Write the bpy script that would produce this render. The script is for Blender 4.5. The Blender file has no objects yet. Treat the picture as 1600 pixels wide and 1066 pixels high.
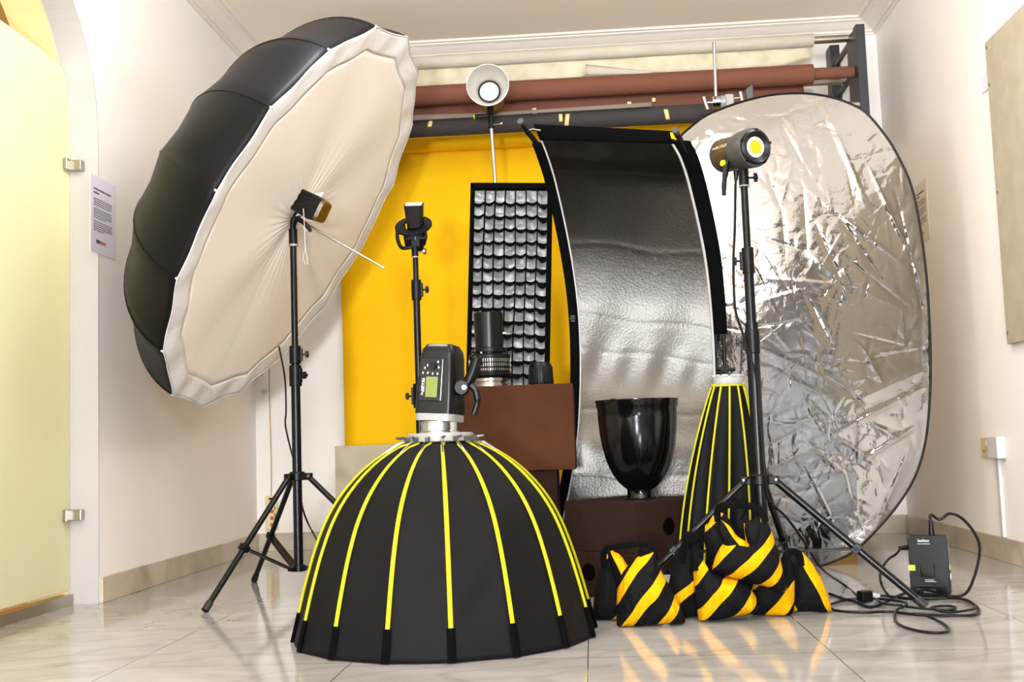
import bpy, bmesh, math, random
import numpy as np
from mathutils import Vector, Matrix
PI = math.pi
random.seed(7)
C = bpy.context.scene.collection
scene = bpy.context.scene

# ---------------------------------------------------------------- camera, world, lights, exposure
FPX = 1771.97; YAW, PITCH, ROLL, CAMH = 0.06827, 0.09006, -0.03440, 0.5397
cy, sy, cp, sp = math.cos(YAW), math.sin(YAW), math.cos(PITCH), math.sin(PITCH)
FWD = Vector((-sy*cp, cy*cp, sp)); RT = Vector((cy, sy, 0)); UP = RT.cross(FWD)
cr, sr = math.cos(ROLL), math.sin(ROLL)
RT, UP = cr*RT+sr*UP, -sr*RT+cr*UP
cam = bpy.data.cameras.new('camera'); camo = bpy.data.objects.new('camera', cam); C.objects.link(camo)
cam.lens = FPX/1600*36; cam.sensor_width = 36; cam.clip_start = .05
camo.matrix_world = Matrix(((RT.x, UP.x, -FWD.x, 0), (RT.y, UP.y, -FWD.y, 0), (RT.z, UP.z, -FWD.z, CAMH), (0, 0, 0, 1)))
scene.camera = camo
scene.view_settings.view_transform = 'Standard'; scene.view_settings.look = 'None'
scene.view_settings.gamma = 1; scene.view_settings.use_curve_mapping = False
scene.view_settings.exposure = 0.38
w = bpy.data.worlds.new('world'); scene.world = w; w.use_nodes = True
w.node_tree.nodes['Background'].inputs[0].default_value = (1, .9, .78, 1)
w.node_tree.nodes['Background'].inputs[1].default_value = .3

def area(name, loc, target, size, power, col, shape='DISK', spread=PI):
    l = bpy.data.lights.new(name, 'AREA'); l.energy = power; l.color = col; l.shape = shape
    l.size = size; l.spread = spread
    o = bpy.data.objects.new(name, l); C.objects.link(o); o.location = loc
    o.rotation_euler = (Vector(target)-Vector(loc)).to_track_quat('-Z', 'Y').to_euler()
    return o
def lamp(name, loc, r, power, col):
    l = bpy.data.lights.new(name, 'POINT'); l.energy = power; l.color = col; l.shadow_soft_size = r
    o = bpy.data.objects.new(name, l); C.objects.link(o); o.location = loc; return o
area('studio_light_left', (-.40, -2.1, .50), (-.3, 5, 1.5), .30, 150, (.89, .95, 1))
area('studio_light_right', (.45, -2.0, 1.35), (-.1, 5, 1.5), .45, 105, (.89, .95, 1))
lamp('ceiling_lamp_left', (-.78, 3.5, 2.12), .12, 26, (.89, .945, 1))
lamp('ceiling_lamp_right', (.78, 3.5, 2.12), .12, 25, (.90, .945, 1))
area('bounce_light', (0, -.6, 1.75), (0, -.5, 3), .5, 190, (.90, .945, 1))
area('hallway_light', (-3.0, 3.5, 2.5), (-2.9, 3.5, 0), .8, 38, (1, .86, .56))

# ---------------------------------------------------------------- helpers
def ray(u, v):
    d = RT*((u-800)/FPX)+UP*((533-v)/FPX)+FWD
    return d
CAM = Vector((0, 0, CAMH))
def at(u, v, Y): d = ray(u, v); return CAM+d*(Y/d.y)
def fl(u, v, z=.0): d = ray(u, v); return CAM+d*((z-CAMH)/d.z)
def onX(u, v, X): d = ray(u, v); return CAM+d*(X/d.x)
def V(*a): return Vector(a)

def mat(name, col, rough=.5, metal=0., bump=0., bscale=50., spec=.5, noise=None, ns=8., coat=0., sheen=0., emis=None, es=1., detail=3., alpha=None):
    m = bpy.data.materials.new(name); m.use_nodes = True; nt = m.node_tree; b = nt.nodes['Principled BSDF']
    b.inputs['Base Color'].default_value = (*col, 1); b.inputs['Roughness'].default_value = rough
    b.inputs['Metallic'].default_value = metal; b.inputs['Specular IOR Level'].default_value = spec
    b.inputs['Coat Weight'].default_value = coat; b.inputs['Sheen Weight'].default_value = sheen
    if emis: b.inputs['Emission Color'].default_value = (*emis, 1); b.inputs['Emission Strength'].default_value = es
    tc = nt.nodes.new('ShaderNodeTexCoord')
    if noise:
        n = nt.nodes.new('ShaderNodeTexNoise'); n.inputs['Scale'].default_value = ns; n.inputs['Detail'].default_value = detail
        nt.links.new(tc.outputs['Object'], n.inputs['Vector'])
        r = nt.nodes.new('ShaderNodeValToRGB'); r.color_ramp.elements[0].position = .3; r.color_ramp.elements[1].position = .7
        r.color_ramp.elements[0].color = (*noise, 1); r.color_ramp.elements[1].color = (*col, 1)
        nt.links.new(n.outputs['Fac'], r.inputs['Fac']); nt.links.new(r.outputs['Color'], b.inputs['Base Color'])
    if bump:
        n = nt.nodes.new('ShaderNodeTexNoise'); n.inputs['Scale'].default_value = bscale; n.inputs['Detail'].default_value = 4
        nt.links.new(tc.outputs['Object'], n.inputs['Vector'])
        bp = nt.nodes.new('ShaderNodeBump'); bp.inputs['Strength'].default_value = bump; bp.inputs['Distance'].default_value = .01
        nt.links.new(n.outputs['Fac'], bp.inputs['Height']); nt.links.new(bp.outputs['Normal'], b.inputs['Normal'])
    return m

def srgb(r, g, b):
    f = lambda c: (c/255/12.92 if c/255 <= .04045 else ((c/255+.055)/1.055)**2.4)
    return (f(r), f(g), f(b))

def link(name, bm, m, parent=None, smooth=True, loc=None, bevel=0., auto=40):
    """bm is in world coordinates; becomes ONE mesh object"""
    me = bpy.data.meshes.new(name)
    org = Vector((0, 0, 0))
    if parent is not None:
        q = parent
        while q is not None: org += q.location; q = q.parent
    elif loc is not None: org = Vector(loc)
    bmesh.ops.recalc_face_normals(bm, faces=bm.faces)
    if org.length > 0: bmesh.ops.translate(bm, verts=bm.verts, vec=-org)
    if smooth:
        for f in bm.faces: f.smooth = True
        if auto:
            lim = math.radians(auto)
            for e in bm.edges:
                if len(e.link_faces) == 2 and e.calc_face_angle(0) > lim: e.smooth = False
    bm.to_mesh(me); bm.free()
    o = bpy.data.objects.new(name, me); C.objects.link(o)
    me.materials.append(m)
    if parent is not None: o.parent = parent
    elif loc is not None: o.location = loc
    if bevel:
        b = o.modifiers.new('bevel', 'BEVEL'); b.width = bevel; b.segments = 2; b.limit_method = 'ANGLE'
    return o

def tag(o, label, cat, group=None):
    o['label'] = label; o['category'] = cat
    if group: o['group'] = group
    return o
def thing(name, label, cat, loc, group=None):
    o = bpy.data.objects.new(name, None); C.objects.link(o); o.location = loc; o.empty_display_size = .05
    return tag(o, label, cat, group)
def struct(name, bm, m, smooth=False, bevel=0., parent=None):
    o = link(name, bm, m, parent, smooth=smooth, bevel=bevel)
    if parent is None: o['kind'] = 'structure'
    return o

def NB(): return bmesh.new()
def box(bm, lo, hi, M=None):
    vs = []
    for x in (lo[0], hi[0]):
        for y in (lo[1], hi[1]):
            for z in (lo[2], hi[2]):
                p = Vector((x, y, z)); vs.append(bm.verts.new(M @ p if M else p))
    for f in ((0, 1, 3, 2), (4, 6, 7, 5), (0, 4, 5, 1), (2, 3, 7, 6), (0, 2, 6, 4), (1, 5, 7, 3)): bm.faces.new([vs[i] for i in f])
    return bm
def cbox(bm, c, s, M=None):
    """box of size s centred on c, optional rotation M (3x3 or 4x4) about c"""
    c = Vector(c); T = Matrix.Translation(c) @ (M.to_4x4() if M else Matrix.Identity(4))
    return box(bm, (-s[0]/2, -s[1]/2, -s[2]/2), (s[0]/2, s[1]/2, s[2]/2), T)
def frame(axis, up=Vector((0, 0, 1))):
    """4x4 rotation whose Z is axis and whose Y is nearest to up"""
    z = Vector(axis).normalized(); x = Vector(up).cross(z)
    if x.length < 1e-4: x = Vector((1, 0, 0)).cross(z) if abs(z.x) < .9 else Vector((0, 1, 0)).cross(z)
    x.normalize(); y = z.cross(x)
    return Matrix(((x.x, y.x, z.x), (x.y, y.y, z.y), (x.z, y.z, z.z))).to_4x4()
def lathe(bm, prof, loc, axis=(0, 0, 1), n=32, close=False, ph=0.):
    M = Matrix.Translation(Vector(loc)) @ frame(axis)
    rings = []
    for r, z in prof:
        if r < 1e-6: rings.append([bm.verts.new(M @ Vector((0, 0, z)))])
        else: rings.append([bm.verts.new(M @ Vector((r*math.cos(2*PI*i/n+ph), r*math.sin(2*PI*i/n+ph), z))) for i in range(n)])
    def br(a, b):
        for i in range(n):
            j = (i+1) % n
            if len(a) == 1 and len(b) == 1: return
            if len(a) == 1: bm.faces.new((a[0], b[i], b[j]))
            elif len(b) == 1: bm.faces.new((a[i], a[j], b[0]))
            else: bm.faces.new((a[i], a[j], b[j], b[i]))
    for a, b in zip(rings, rings[1:]): br(a, b)
    if close: br(rings[-1], rings[0])
    return bm
def cyl(bm, a, b, r, r2=None, n=20):
    a = Vector(a); b = Vector(b); L = (b-a).length; r2 = r if r2 is None else r2
    return lathe(bm, [(0, 0), (r, 0), (r2, L), (0, L)], a, b-a, n)
def smooth_path(pts, k=8):
    pts = [Vector(p) for p in pts]; out = []
    P = [2*pts[0]-pts[1]]+pts+[2*pts[-1]-pts[-2]]
    for i in range(1, len(P)-2):
        for j in range(k):
            t = j/k; a, b, c, d = P[i-1], P[i], P[i+1], P[i+2]
            out.append(.5*((2*b)+(-a+c)*t+(2*a-5*b+4*c-d)*t*t+(-a+3*b-3*c+d)*t**3))
    out.append(pts[-1]); return out
def tube(bm, pts, r, n=8, closed=False, flat=1., flatup=None):
    """sweep; r number or list; flat squashes the section along one side direction"""
    pts = [Vector(p) for p in pts]; N = len(pts); rings = []
    nrm = None
    for i, p in enumerate(pts):
        if closed: t = pts[(i+1) % N]-pts[i-1]
        else: t = pts[min(i+1, N-1)]-pts[max(i-1, 0)]
        t.normalize()
        if flatup is not None: nn = Vector(flatup)-t*Vector(flatup).dot(t)
        elif nrm is None:
            nn = Vector((0, 0, 1))-t*t.z
            if nn.length < .1: nn = Vector((1, 0, 0))-t*t.x
        else: nn = nrm-t*nrm.dot(t)
        nn.normalize(); nrm = nn; bb = t.cross(nn)
        rr = r[i] if isinstance(r, (list, tuple)) else r
        rings.append([bm.verts.new(p+nn*(rr*flat*math.cos(2*PI*k/n))+bb*(rr*math.sin(2*PI*k/n))) for k in range(n)])
    m = N if closed else N-1
    for i in range(m):
        a, b = rings[i], rings[(i+1) % N]
        for k in range(n): bm.faces.new((a[k], a[(k+1) % n], b[(k+1) % n], b[k]))
    if not closed: bm.faces.new(rings[0][::-1]); bm.faces.new(rings[-1])
    return bm
def grid(bm, fn, nu, nv, cu=False):
    vs = [[bm.verts.new(fn(i/nu, j/nv)) for j in range(nv+1)] for i in range(nu if cu else nu+1)]
    for i in range(nu):
        for j in range(nv):
            a = vs[i]; b = vs[(i+1) % len(vs)] if cu else vs[i+1]
            bm.faces.new((a[j], b[j], b[j+1], a[j+1]))
    return vs
def thick(o, t, off=0.):
    m = o.modifiers.new('solidify', 'SOLIDIFY'); m.thickness = t; m.offset = off; return o
def text(name, s, size, loc, X, Yv, m, parent, ex=.0004, align='CENTER', sx=1.):
    """raised lettering: reading direction X, letter-up direction Yv"""
    cu = bpy.data.curves.new(name, 'FONT'); cu.body = s; cu.size = size; cu.extrude = ex; cu.align_x = align; cu.align_y = 'CENTER'
    t = bpy.data.objects.new(name+'_curve', cu); C.objects.link(t)
    dg = bpy.context.evaluated_depsgraph_get(); dg.update()
    me = bpy.data.meshes.new_from_object(t.evaluated_get(dg)); bpy.data.objects.remove(t)
    X = Vector(X).normalized(); Yv = Vector(Yv); Yv = (Yv-X*Yv.dot(X)).normalized(); Z = X.cross(Yv)
    org = Vector((0, 0, 0)); q = parent
    while q is not None: org += q.location; q = q.parent
    Mt = Matrix.Translation(Vector(loc)-org) @ Matrix(((X.x*sx, Yv.x, Z.x), (X.y*sx, Yv.y, Z.y), (X.z*sx, Yv.z, Z.z))).to_4x4()
    me.transform(Mt); me.materials.clear(); me.materials.append(m)
    o = bpy.data.objects.new(name, me); C.objects.link(o); o.parent = parent
    return o

# ---------------------------------------------------------------- materials
M = {}
M['wall'] = mat('wall_paint', srgb(243, 238, 233), .62, bump=.06, bscale=60, noise=srgb(240, 233, 226), ns=2)
M['ceil'] = mat('ceiling_paint', srgb(250, 238, 222), .8, noise=srgb(247, 234, 217), ns=1.5)
M['trim'] = mat('plaster_trim', srgb(235, 226, 214), .6)
M['jamb'] = mat('jamb_paint', srgb(180, 176, 174), .6, bump=.15, bscale=25)
M['hall'] = mat('hall_paint', srgb(235, 190, 110), .8)
M['black'] = mat('black_plastic', (.0025, .0025, .003), .36, spec=.22)
M['blackm'] = mat('black_metal', (.0025, .0025, .003), .28, spec=.28)
M['blackgloss'] = mat('gloss_black', (.002, .002, .0025), .15, spec=.4)
M['blackfab'] = mat('black_fabric', (.002, .002, .0022), .9, spec=.05, bump=.2, bscale=300)
M['domefab'] = mat('dome_fabric', (.0048, .0045, .005), .65, bump=.12, bscale=14, spec=.12, noise=(.0035, .0035, .004), ns=3)
M['umbfab'] = mat('umbrella_fabric', (.003, .0028, .0035), .45, bump=.05, bscale=9, spec=.14)
M['chrome'] = mat('chrome', (.55, .55, .56), .16, 1.)
M['steel'] = mat('steel', (.42, .39, .34), .28, 1.)
M['grey'] = mat('grey_plastic', (.42, .41, .41), .45)
M['pale'] = mat('pale_metal', (.30, .29, .28), .45, .2)
M['darkgrey'] = mat('dark_grey', (.05, .048, .045), .5)
M['white'] = mat('white_plastic', (.56, .55, .54), .45)
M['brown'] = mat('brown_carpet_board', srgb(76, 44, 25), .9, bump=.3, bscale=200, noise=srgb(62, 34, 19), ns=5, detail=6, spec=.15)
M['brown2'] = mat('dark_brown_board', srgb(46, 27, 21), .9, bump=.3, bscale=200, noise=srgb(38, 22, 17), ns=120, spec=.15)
M['yellowpaper'] = mat('yellow_paper', srgb(255, 196, 0), .75, spec=.2)
M['whitepaper'] = mat('cream_paper', srgb(192, 184, 168), .8, noise=srgb(184, 174, 155), ns=6)
M['brownpaper'] = mat('brown_paper', srgb(112, 66, 48), .85, bump=.15, bscale=200)
M['greypaper'] = mat('charcoal_paper', srgb(52, 47, 46), .85, bump=.1, bscale=200)
M['greypaper2'] = mat('grey_paper', srgb(120, 108, 98), .85)
M['tape'] = mat('masking_tape', srgb(226, 200, 130), .7)
M['lime'] = mat('lime_piping', srgb(176, 172, 6), .6, spec=.3)
M['limegreen'] = mat('lime_plastic', srgb(175, 225, 0), .4)
M['board'] = mat('beige_board', srgb(176, 164, 142), .8, bump=.12, bscale=180, noise=srgb(166, 153, 128), ns=10)
M['print'] = mat('white_print', (.75, .75, .75), .5)
M['ink'] = mat('dark_ink', (.12, .11, .12), .8)
M['paper'] = mat('notice_paper', srgb(226, 220, 232), .6)
M['foot'] = mat('rubber', (.01, .01, .01), .6)
M['fabwhite'] = mat('white_cover_fabric', srgb(236, 222, 204), .62, bump=.12, bscale=28, sheen=.2)
M['bandwhite'] = mat('white_sheer_band', srgb(226, 222, 220), .42, bump=.35, bscale=22)
M['strap'] = mat('black_webbing', (.003, .003, .0033), .85, spec=.05, bump=.4, bscale=120)

def marble(name, a, b, grout, rough, tiles=True, stretch=(1, 1, 1)):
    m = bpy.data.materials.new(name); m.use_nodes = True; nt = m.node_tree; N = nt.nodes; L = nt.links; bs = N['Principled BSDF']
    tc = N.new('ShaderNodeTexCoord'); mp = N.new('ShaderNodeMapping'); L.new(tc.outputs['Object'], mp.inputs['Vector'])
    mp.inputs['Rotation'].default_value = (0, 0, .5); mp.inputs['Scale'].default_value = stretch
    n1 = N.new('ShaderNodeTexNoise'); n1.inputs['Scale'].default_value = 2.6; n1.inputs['Detail'].default_value = 8; n1.inputs['Distortion'].default_value = 1.2
    L.new(mp.outputs['Vector'], n1.inputs['Vector'])
    r = N.new('ShaderNodeValToRGB'); e = r.color_ramp.elements
    e[0].position = .32; e[0].color = (*b, 1); e[1].position = .62; e[1].color = (*a, 1)
    L.new(n1.outputs['Fac'], r.inputs['Fac'])
    w1 = N.new('ShaderNodeTexWave'); w1.inputs['Scale'].default_value = 1.1; w1.inputs['Distortion'].default_value = 11; w1.inputs['Detail'].default_value = 4; w1.inputs['Detail Scale'].default_value = 1.4
    L.new(mp.outputs['Vector'], w1.inputs['Vector'])
    r2 = N.new('ShaderNodeValToRGB'); r2.color_ramp.elements[0].position = .0; r2.color_ramp.elements[0].color = (.86, .85, .84, 1); r2.color_ramp.elements[1].position = .16; r2.color_ramp.elements[1].color = (1, 1, 1, 1)
    L.new(w1.outputs['Fac'], r2.inputs['Fac'])
    mx = N.new('ShaderNodeMix'); mx.data_type = 'RGBA'; mx.blend_type = 'MULTIPLY'; mx.inputs[0].default_value = 1
    L.new(r.outputs['Color'], mx.inputs[6]); L.new(r2.outputs['Color'], mx.inputs[7])
    out = mx.outputs[2]
    if tiles:
        sep = N.new('ShaderNodeSeparateXYZ'); L.new(tc.outputs['Object'], sep.inputs[0])
        facs = []
        for ax, off in ((0, .035+6), (1, -2.9+6)):
            ad = N.new('ShaderNodeMath'); ad.operation = 'ADD'; ad.inputs[1].default_value = off; L.new(sep.outputs[ax], ad.inputs[0])
            dv = N.new('ShaderNodeMath'); dv.operation = 'DIVIDE'; dv.inputs[1].default_value = .6; L.new(ad.outputs[0], dv.inputs[0])
            fr = N.new('ShaderNodeMath'); fr.operation = 'FRACT'; L.new(dv.outputs[0], fr.inputs[0])
            s1 = N.new('ShaderNodeMath'); s1.operation = 'SUBTRACT'; s1.inputs[1].default_value = .5; L.new(fr.outputs[0], s1.inputs[0])
            ab = N.new('ShaderNodeMath'); ab.operation = 'ABSOLUTE'; L.new(s1.outputs[0], ab.inputs[0])
            gt = N.new('ShaderNodeMath'); gt.operation = 'GREATER_THAN'; gt.inputs[1].default_value = .4972; L.new(ab.outputs[0], gt.inputs[0])
            facs.append(gt.outputs[0])
        mm = N.new('ShaderNodeMath'); mm.operation = 'MAXIMUM'; L.new(facs[0], mm.inputs[0]); L.new(facs[1], mm.inputs[1])
        mg = N.new('ShaderNodeMix'); mg.data_type = 'RGBA'; L.new(mm.outputs[0], mg.inputs[0]); L.new(out, mg.inputs[6]); mg.inputs[7].default_value = (*grout, 1)
        out = mg.outputs[2]
    L.new(out, bs.inputs['Base Color']); bs.inputs['Roughness'].default_value = rough; bs.inputs['Specular IOR Level'].default_value = .6
    return m
M['floor'] = marble('marble_floor', srgb(168, 165, 162), srgb(148, 144, 140), srgb(98, 88, 76), .09, stretch=(1, 2.2, 1))
M['baseb'] = marble('marble_baseboard', srgb(196, 184, 164), srgb(168, 154, 132), srgb(150, 130, 110), .3, tiles=False)

# silver foil
def foil(name, rough, s1, b1, s2, b2, base=(.31, .297, .285)):
    m = bpy.data.materials.new(name); m.use_nodes = True; nt = m.node_tree; N = nt.nodes; L = nt.links; bs = N['Principled BSDF']
    bs.inputs['Base Color'].default_value = (*base, 1); bs.inputs['Metallic'].default_value = 1; bs.inputs['Roughness'].default_value = rough
    tc = N.new('ShaderNodeTexCoord')
    v = N.new('ShaderNodeTexVoronoi'); v.feature = 'DISTANCE_TO_EDGE'; v.inputs['Scale'].default_value = s1
    n0 = N.new('ShaderNodeTexNoise'); n0.inputs['Scale'].default_value = s1*.6; n0.inputs['Detail'].default_value = 3; L.new(tc.outputs['Object'], n0.inputs['Vector'])
    mxv = N.new('ShaderNodeMix'); mxv.data_type = 'VECTOR'; mxv.inputs[0].default_value = .25
    L.new(tc.outputs['Object'], mxv.inputs[4]); L.new(n0.outputs['Color'], mxv.inputs[5]); L.new(mxv.outputs[1], v.inputs['Vector'])
    r = N.new('ShaderNodeMath'); r.operation = 'MINIMUM'; r.inputs[1].default_value = .12; L.new(v.outputs['Distance'], r.inputs[0])
    bp1 = N.new('ShaderNodeBump'); bp1.inputs['Strength'].default_value = b1; bp1.inputs['Distance'].default_value = .02; L.new(r.outputs[0], bp1.inputs['Height'])
    n2 = N.new('ShaderNodeTexNoise'); n2.inputs['Scale'].default_value = s2; n2.inputs['Detail'].default_value = 5; L.new(tc.outputs['Object'], n2.inputs['Vector'])
    bp2 = N.new('ShaderNodeBump'); bp2.inputs['Strength'].default_value = b2; bp2.inputs['Distance'].default_value = .02; L.new(n2.outputs['Fac'], bp2.inputs['Height'])
    L.new(bp1.outputs['Normal'], bp2.inputs['Normal']); L.new(bp2.outputs['Normal'], bs.inputs['Normal'])
    return m
M['foil'] = foil('crinkled_silver_foil', .07, 7, .22, 40, .03)
M['foil2'] = foil('woven_silver_fabric', .30, 5, .06, 110, .06, (.070, .065, .058))
M['griddiff'] = mat('silver_lining', (.45, .44, .43), .45, .2, bump=.6, bscale=22)

# frosted glass
def frosted():
    m = bpy.data.materials.new('frosted_glass'); m.use_nodes = True; nt = m.node_tree; N = nt.nodes; L = nt.links
    N.remove(N['Principled BSDF']); out = N['Material Output']
    tr = N.new('ShaderNodeBsdfTranslucent'); tr.inputs[0].default_value = (.93, .97, .8, 1)
    rf = N.new('ShaderNodeBsdfRefraction'); rf.inputs['Roughness'].default_value = .75; rf.inputs['IOR'].default_value = 1.1; rf.inputs[0].default_value = (.95, 1, .86, 1)
    df = N.new('ShaderNodeBsdfPrincipled'); df.inputs['Base Color'].default_value = (.85, .88, .78, 1); df.inputs['Roughness'].default_value = .45
    a = N.new('ShaderNodeMixShader'); a.inputs[0].default_value = .35; L.new(tr.outputs[0], a.inputs[1]); L.new(rf.outputs[0], a.inputs[2])
    b = N.new('ShaderNodeMixShader'); b.inputs[0].default_value = .32; L.new(a.outputs[0], b.inputs[1]); L.new(df.outputs[0], b.inputs[2])
    L.new(b.outputs[0], out.inputs['Surface']); return m
M['frost'] = frosted()

# ---------------------------------------------------------------- the room
XL, XR, D, H = -1.855, 1.633, 6.167, 2.775
YF = -2.6
struct('floor', box(NB(), (-4.2, YF-.2, -.1), (XR+.2, D+.2, 0)), M['floor'])
struct('ceiling', box(NB(), (-4.2, YF-.2, H), (XR+.2, D+.2, H+.1)), M['ceil'])
struct('wall_back', box(NB(), (XL-.4, D, 0), (XR+.2, D+.15, H)), M['wall'])
struct('wall_right', box(NB(), (XR, YF-.2, 0), (XR+.15, D+.15, H)), M['wall'])
M['frontwall'] = mat('front_wall_paint', srgb(50, 44, 40), .8)
struct('wall_front', box(NB(), (-4.2, YF-.15, 0), (XR+.15, YF, H)), M['frontwall'])
# left wall with arched opening; extruded from an outline in YZ
AY, AR, AS, WT = 3.52, .64, 1.755, .27      # arch centre Y, radius, springing height, wall thickness
def left_wall():
    bm = NB()
    arc = [(AY+AR*math.cos(a), AS+AR*math.sin(a)) for a in [PI*k/36 for k in range(37)]]
    # strips above the arch and the sides
    def prism(poly):
        A = [bm.verts.new((XL, y, z)) for y, z in poly]; B = [bm.verts.new((XL-WT, y, z)) for y, z in poly]
        bm.faces.new(A); bm.faces.new(B[::-1])
        for i in range(len(poly)):
            j = (i+1) % len(poly); bm.faces.new((A[j], A[i], B[i], B[j]))
    prism([(AY+AR, 0), (D+.1, 0), (D+.1, H), (AY+AR, H), (AY+AR, AS)])
    prism([(YF-.1, 0), (AY-AR, 0), (AY-AR, AS), (AY-AR, H), (YF-.1, H)])
    for i in range(36):
        (y0, z0), (y1, z1) = arc[i], arc[i+1]
        prism([(y0, z0), (y0, H), (y1, H), (y1, z1)])
    bmesh.ops.remove_doubles(bm, verts=bm.verts, dist=1e-5)
    seen = {}
    kill = []
    for f in bm.faces:
        k = tuple(sorted(v.index for v in f.verts)) if False else tuple(sorted((round(v.co.x, 4), round(v.co.y, 4), round(v.co.z, 4)) for v in f.verts))
        if k in seen: kill += [f, seen[k]]
        else: seen[k] = f
    bmesh.ops.delete(bm, geom=list(set(kill)), context='FACES')
    return bm
lw = struct('wall_left', left_wall(), M['wall'])
# arch lining: white reveal on the room side
def reveal(x0, x1, e=.004):
    pts = [(AY+AR-e, .0), (AY+AR-e, AS)]+[(AY+(AR-e)*math.cos(PI*k/40), AS+(AR-e)*math.sin(PI*k/40)) for k in range(1, 40)]+[(AY-AR+e, AS), (AY-AR+e, 0)]
    bm = NB()
    inner = pts; outer = [(y, z) for y, z in [(AY+AR, 0), (AY+AR, AS)]+[(AY+AR*math.cos(PI*k/40), AS+AR*math.sin(PI*k/40)) for k in range(1, 40)]+[(AY-AR, AS), (AY-AR, 0)]]
    rows = []
    for (y, z), (Y, Z) in zip(inner, outer):
        rows.append([bm.verts.new(p) for p in ((x0, y, z), (x1, y, z), (x1, Y, Z), (x0, Y, Z))])
    for a, b in zip(rows, rows[1:]):
        for k in range(4): bm.faces.new((a[k], a[(k+1) % 4], b[(k+1) % 4], b[k]))
    return bm
struct('trim_1', reveal(XL+.001, XL-.118), M['jamb'], smooth=False)
M['reveal2'] = mat('hall_lit_reveal', srgb(226, 206, 150), .7)  # tint of the hall's yellow light put into the reveal colour
struct('trim_2', reveal(XL-.122, XL-WT-.002), M['reveal2'])
# room beyond the arch
struct('wall_outer', box(NB(), (-4.2, YF, 0), (-4.05, D+.1, H)), M['hall'])
struct('wall_hall', box(NB(), (-4.2, 6.0, 0), (XL-WT-.002, 6.1, H)), M['hall'])
# frosted glass leaf in the arch
GX = XL-.112
def glass_leaf():
    bm = NB(); t = .012; top = [(3.0, 2.03), (3.2, 2.04), (3.9, 2.04), (4.05, 2.035), (4.10, 2.015), (4.13, 1.97), (4.146, 1.87), (4.149, 1.76)]
    poly = [(4.149, .055), *[(y, z) for y, z in top[::-1]], (2.9, 2.0), (2.9, .055)]
    A = [bm.verts.new((GX+t/2, y, z)) for y, z in poly]; B = [bm.verts.new((GX-t/2, y, z)) for y, z in poly]
    bm.faces.new(A); bm.faces.new(B[::-1])
    for i in range(len(poly)): j = (i+1) % len(poly); bm.faces.new((A[j], A[i], B[i], B[j]))
    return bm
door = struct('door_1', glass_leaf(), M['frost'], smooth=False)
for z in (1.655, .33):
    hb = NB(); box(hb, (GX-.02, 4.09, z-.022), (GX+.022, 4.135, z+.022)); box(hb, (GX+.01, 4.12, z-.02), (XL-.05, 4.153, z+.02)); link('hinge', hb, M['steel'], door, smooth=False, bevel=.003)
struct('trim_3', box(NB(), (GX-.03, AY-AR+.01, 0), (GX+.02, AY+AR-.012, .038)), M['steel'])

# cornices
CP = [(0, 2.70), (.014, 2.70), (.014, 2.712), (.03, 2.712), (.03, 2.722), (.045, 2.728), (.062, 2.738), (.08, 2.75), (.098, 2.756), (.098, 2.763), (.118, 2.763), (.118, H), (0, H)]
def cornice(a, b, nrm):
    bm = NB(); a = Vector((*a, 0)); b = Vector((*b, 0)); n = Vector(nrm); t = (b-a).normalized()
    A = [bm.verts.new(Vector((a.x, a.y, 0))+n*o+t*o+Vector((0, 0, z))) for o, z in CP]
    B = [bm.verts.new(Vector((b.x, b.y, 0))+n*o-t*o+Vector((0, 0, z))) for o, z in CP]
    bm.faces.new(A); bm.faces.new(B[::-1])
    for i in range(len(CP)): j = (i+1) % len(CP); bm.faces.new((A[i], A[j], B[j], B[i]))
    return bm
struct('trim_4', cornice((XL, D), (XR, D), (0, -1, 0)), M['trim'])
struct('trim_5', cornice((XR, YF), (XR, D), (-1, 0, 0)), M['trim'])
struct('trim_6', cornice((XL, YF), (XL, D), (1, 0, 0)), M['trim'])
# baseboards with a thin plaster lip
def bb(name, lo, hi, lip):
    struct(name, box(NB(), lo, hi), M['baseb'], bevel=.002)
bb('baseboard_back', (XL+.012, D-.012, 0), (XR-.012, D, .096), 0)
bb('baseboard_right', (XR-.012, YF, 0), (XR, D, .096), 0)
bb('baseboard_left', (XL, AY+AR+.01, 0), (XL+.012, D-.012, .096), 0)

M['reflectdark'] = mat('reflection_panel_brown', srgb(52, 38, 30), .6, noise=srgb(44, 31, 24), ns=6)
dr = struct('dark_reflection_panel', box(NB(), (XR-.03, -1.4, .01), (XR-.001, 2.6, 2.1)), M['reflectdark'], bevel=.004)  # added unseen panel, no real door; gives the foil something dark to reflect
for y in (-1.35, -.02, 1.31):
    for z in (.1, 1.12): struct('dark_reflection_inset', box(NB(), (XR-.045, y, z), (XR-.028, y+1.24, z+.92)), M['reflectdark'], bevel=.006, parent=dr)
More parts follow.
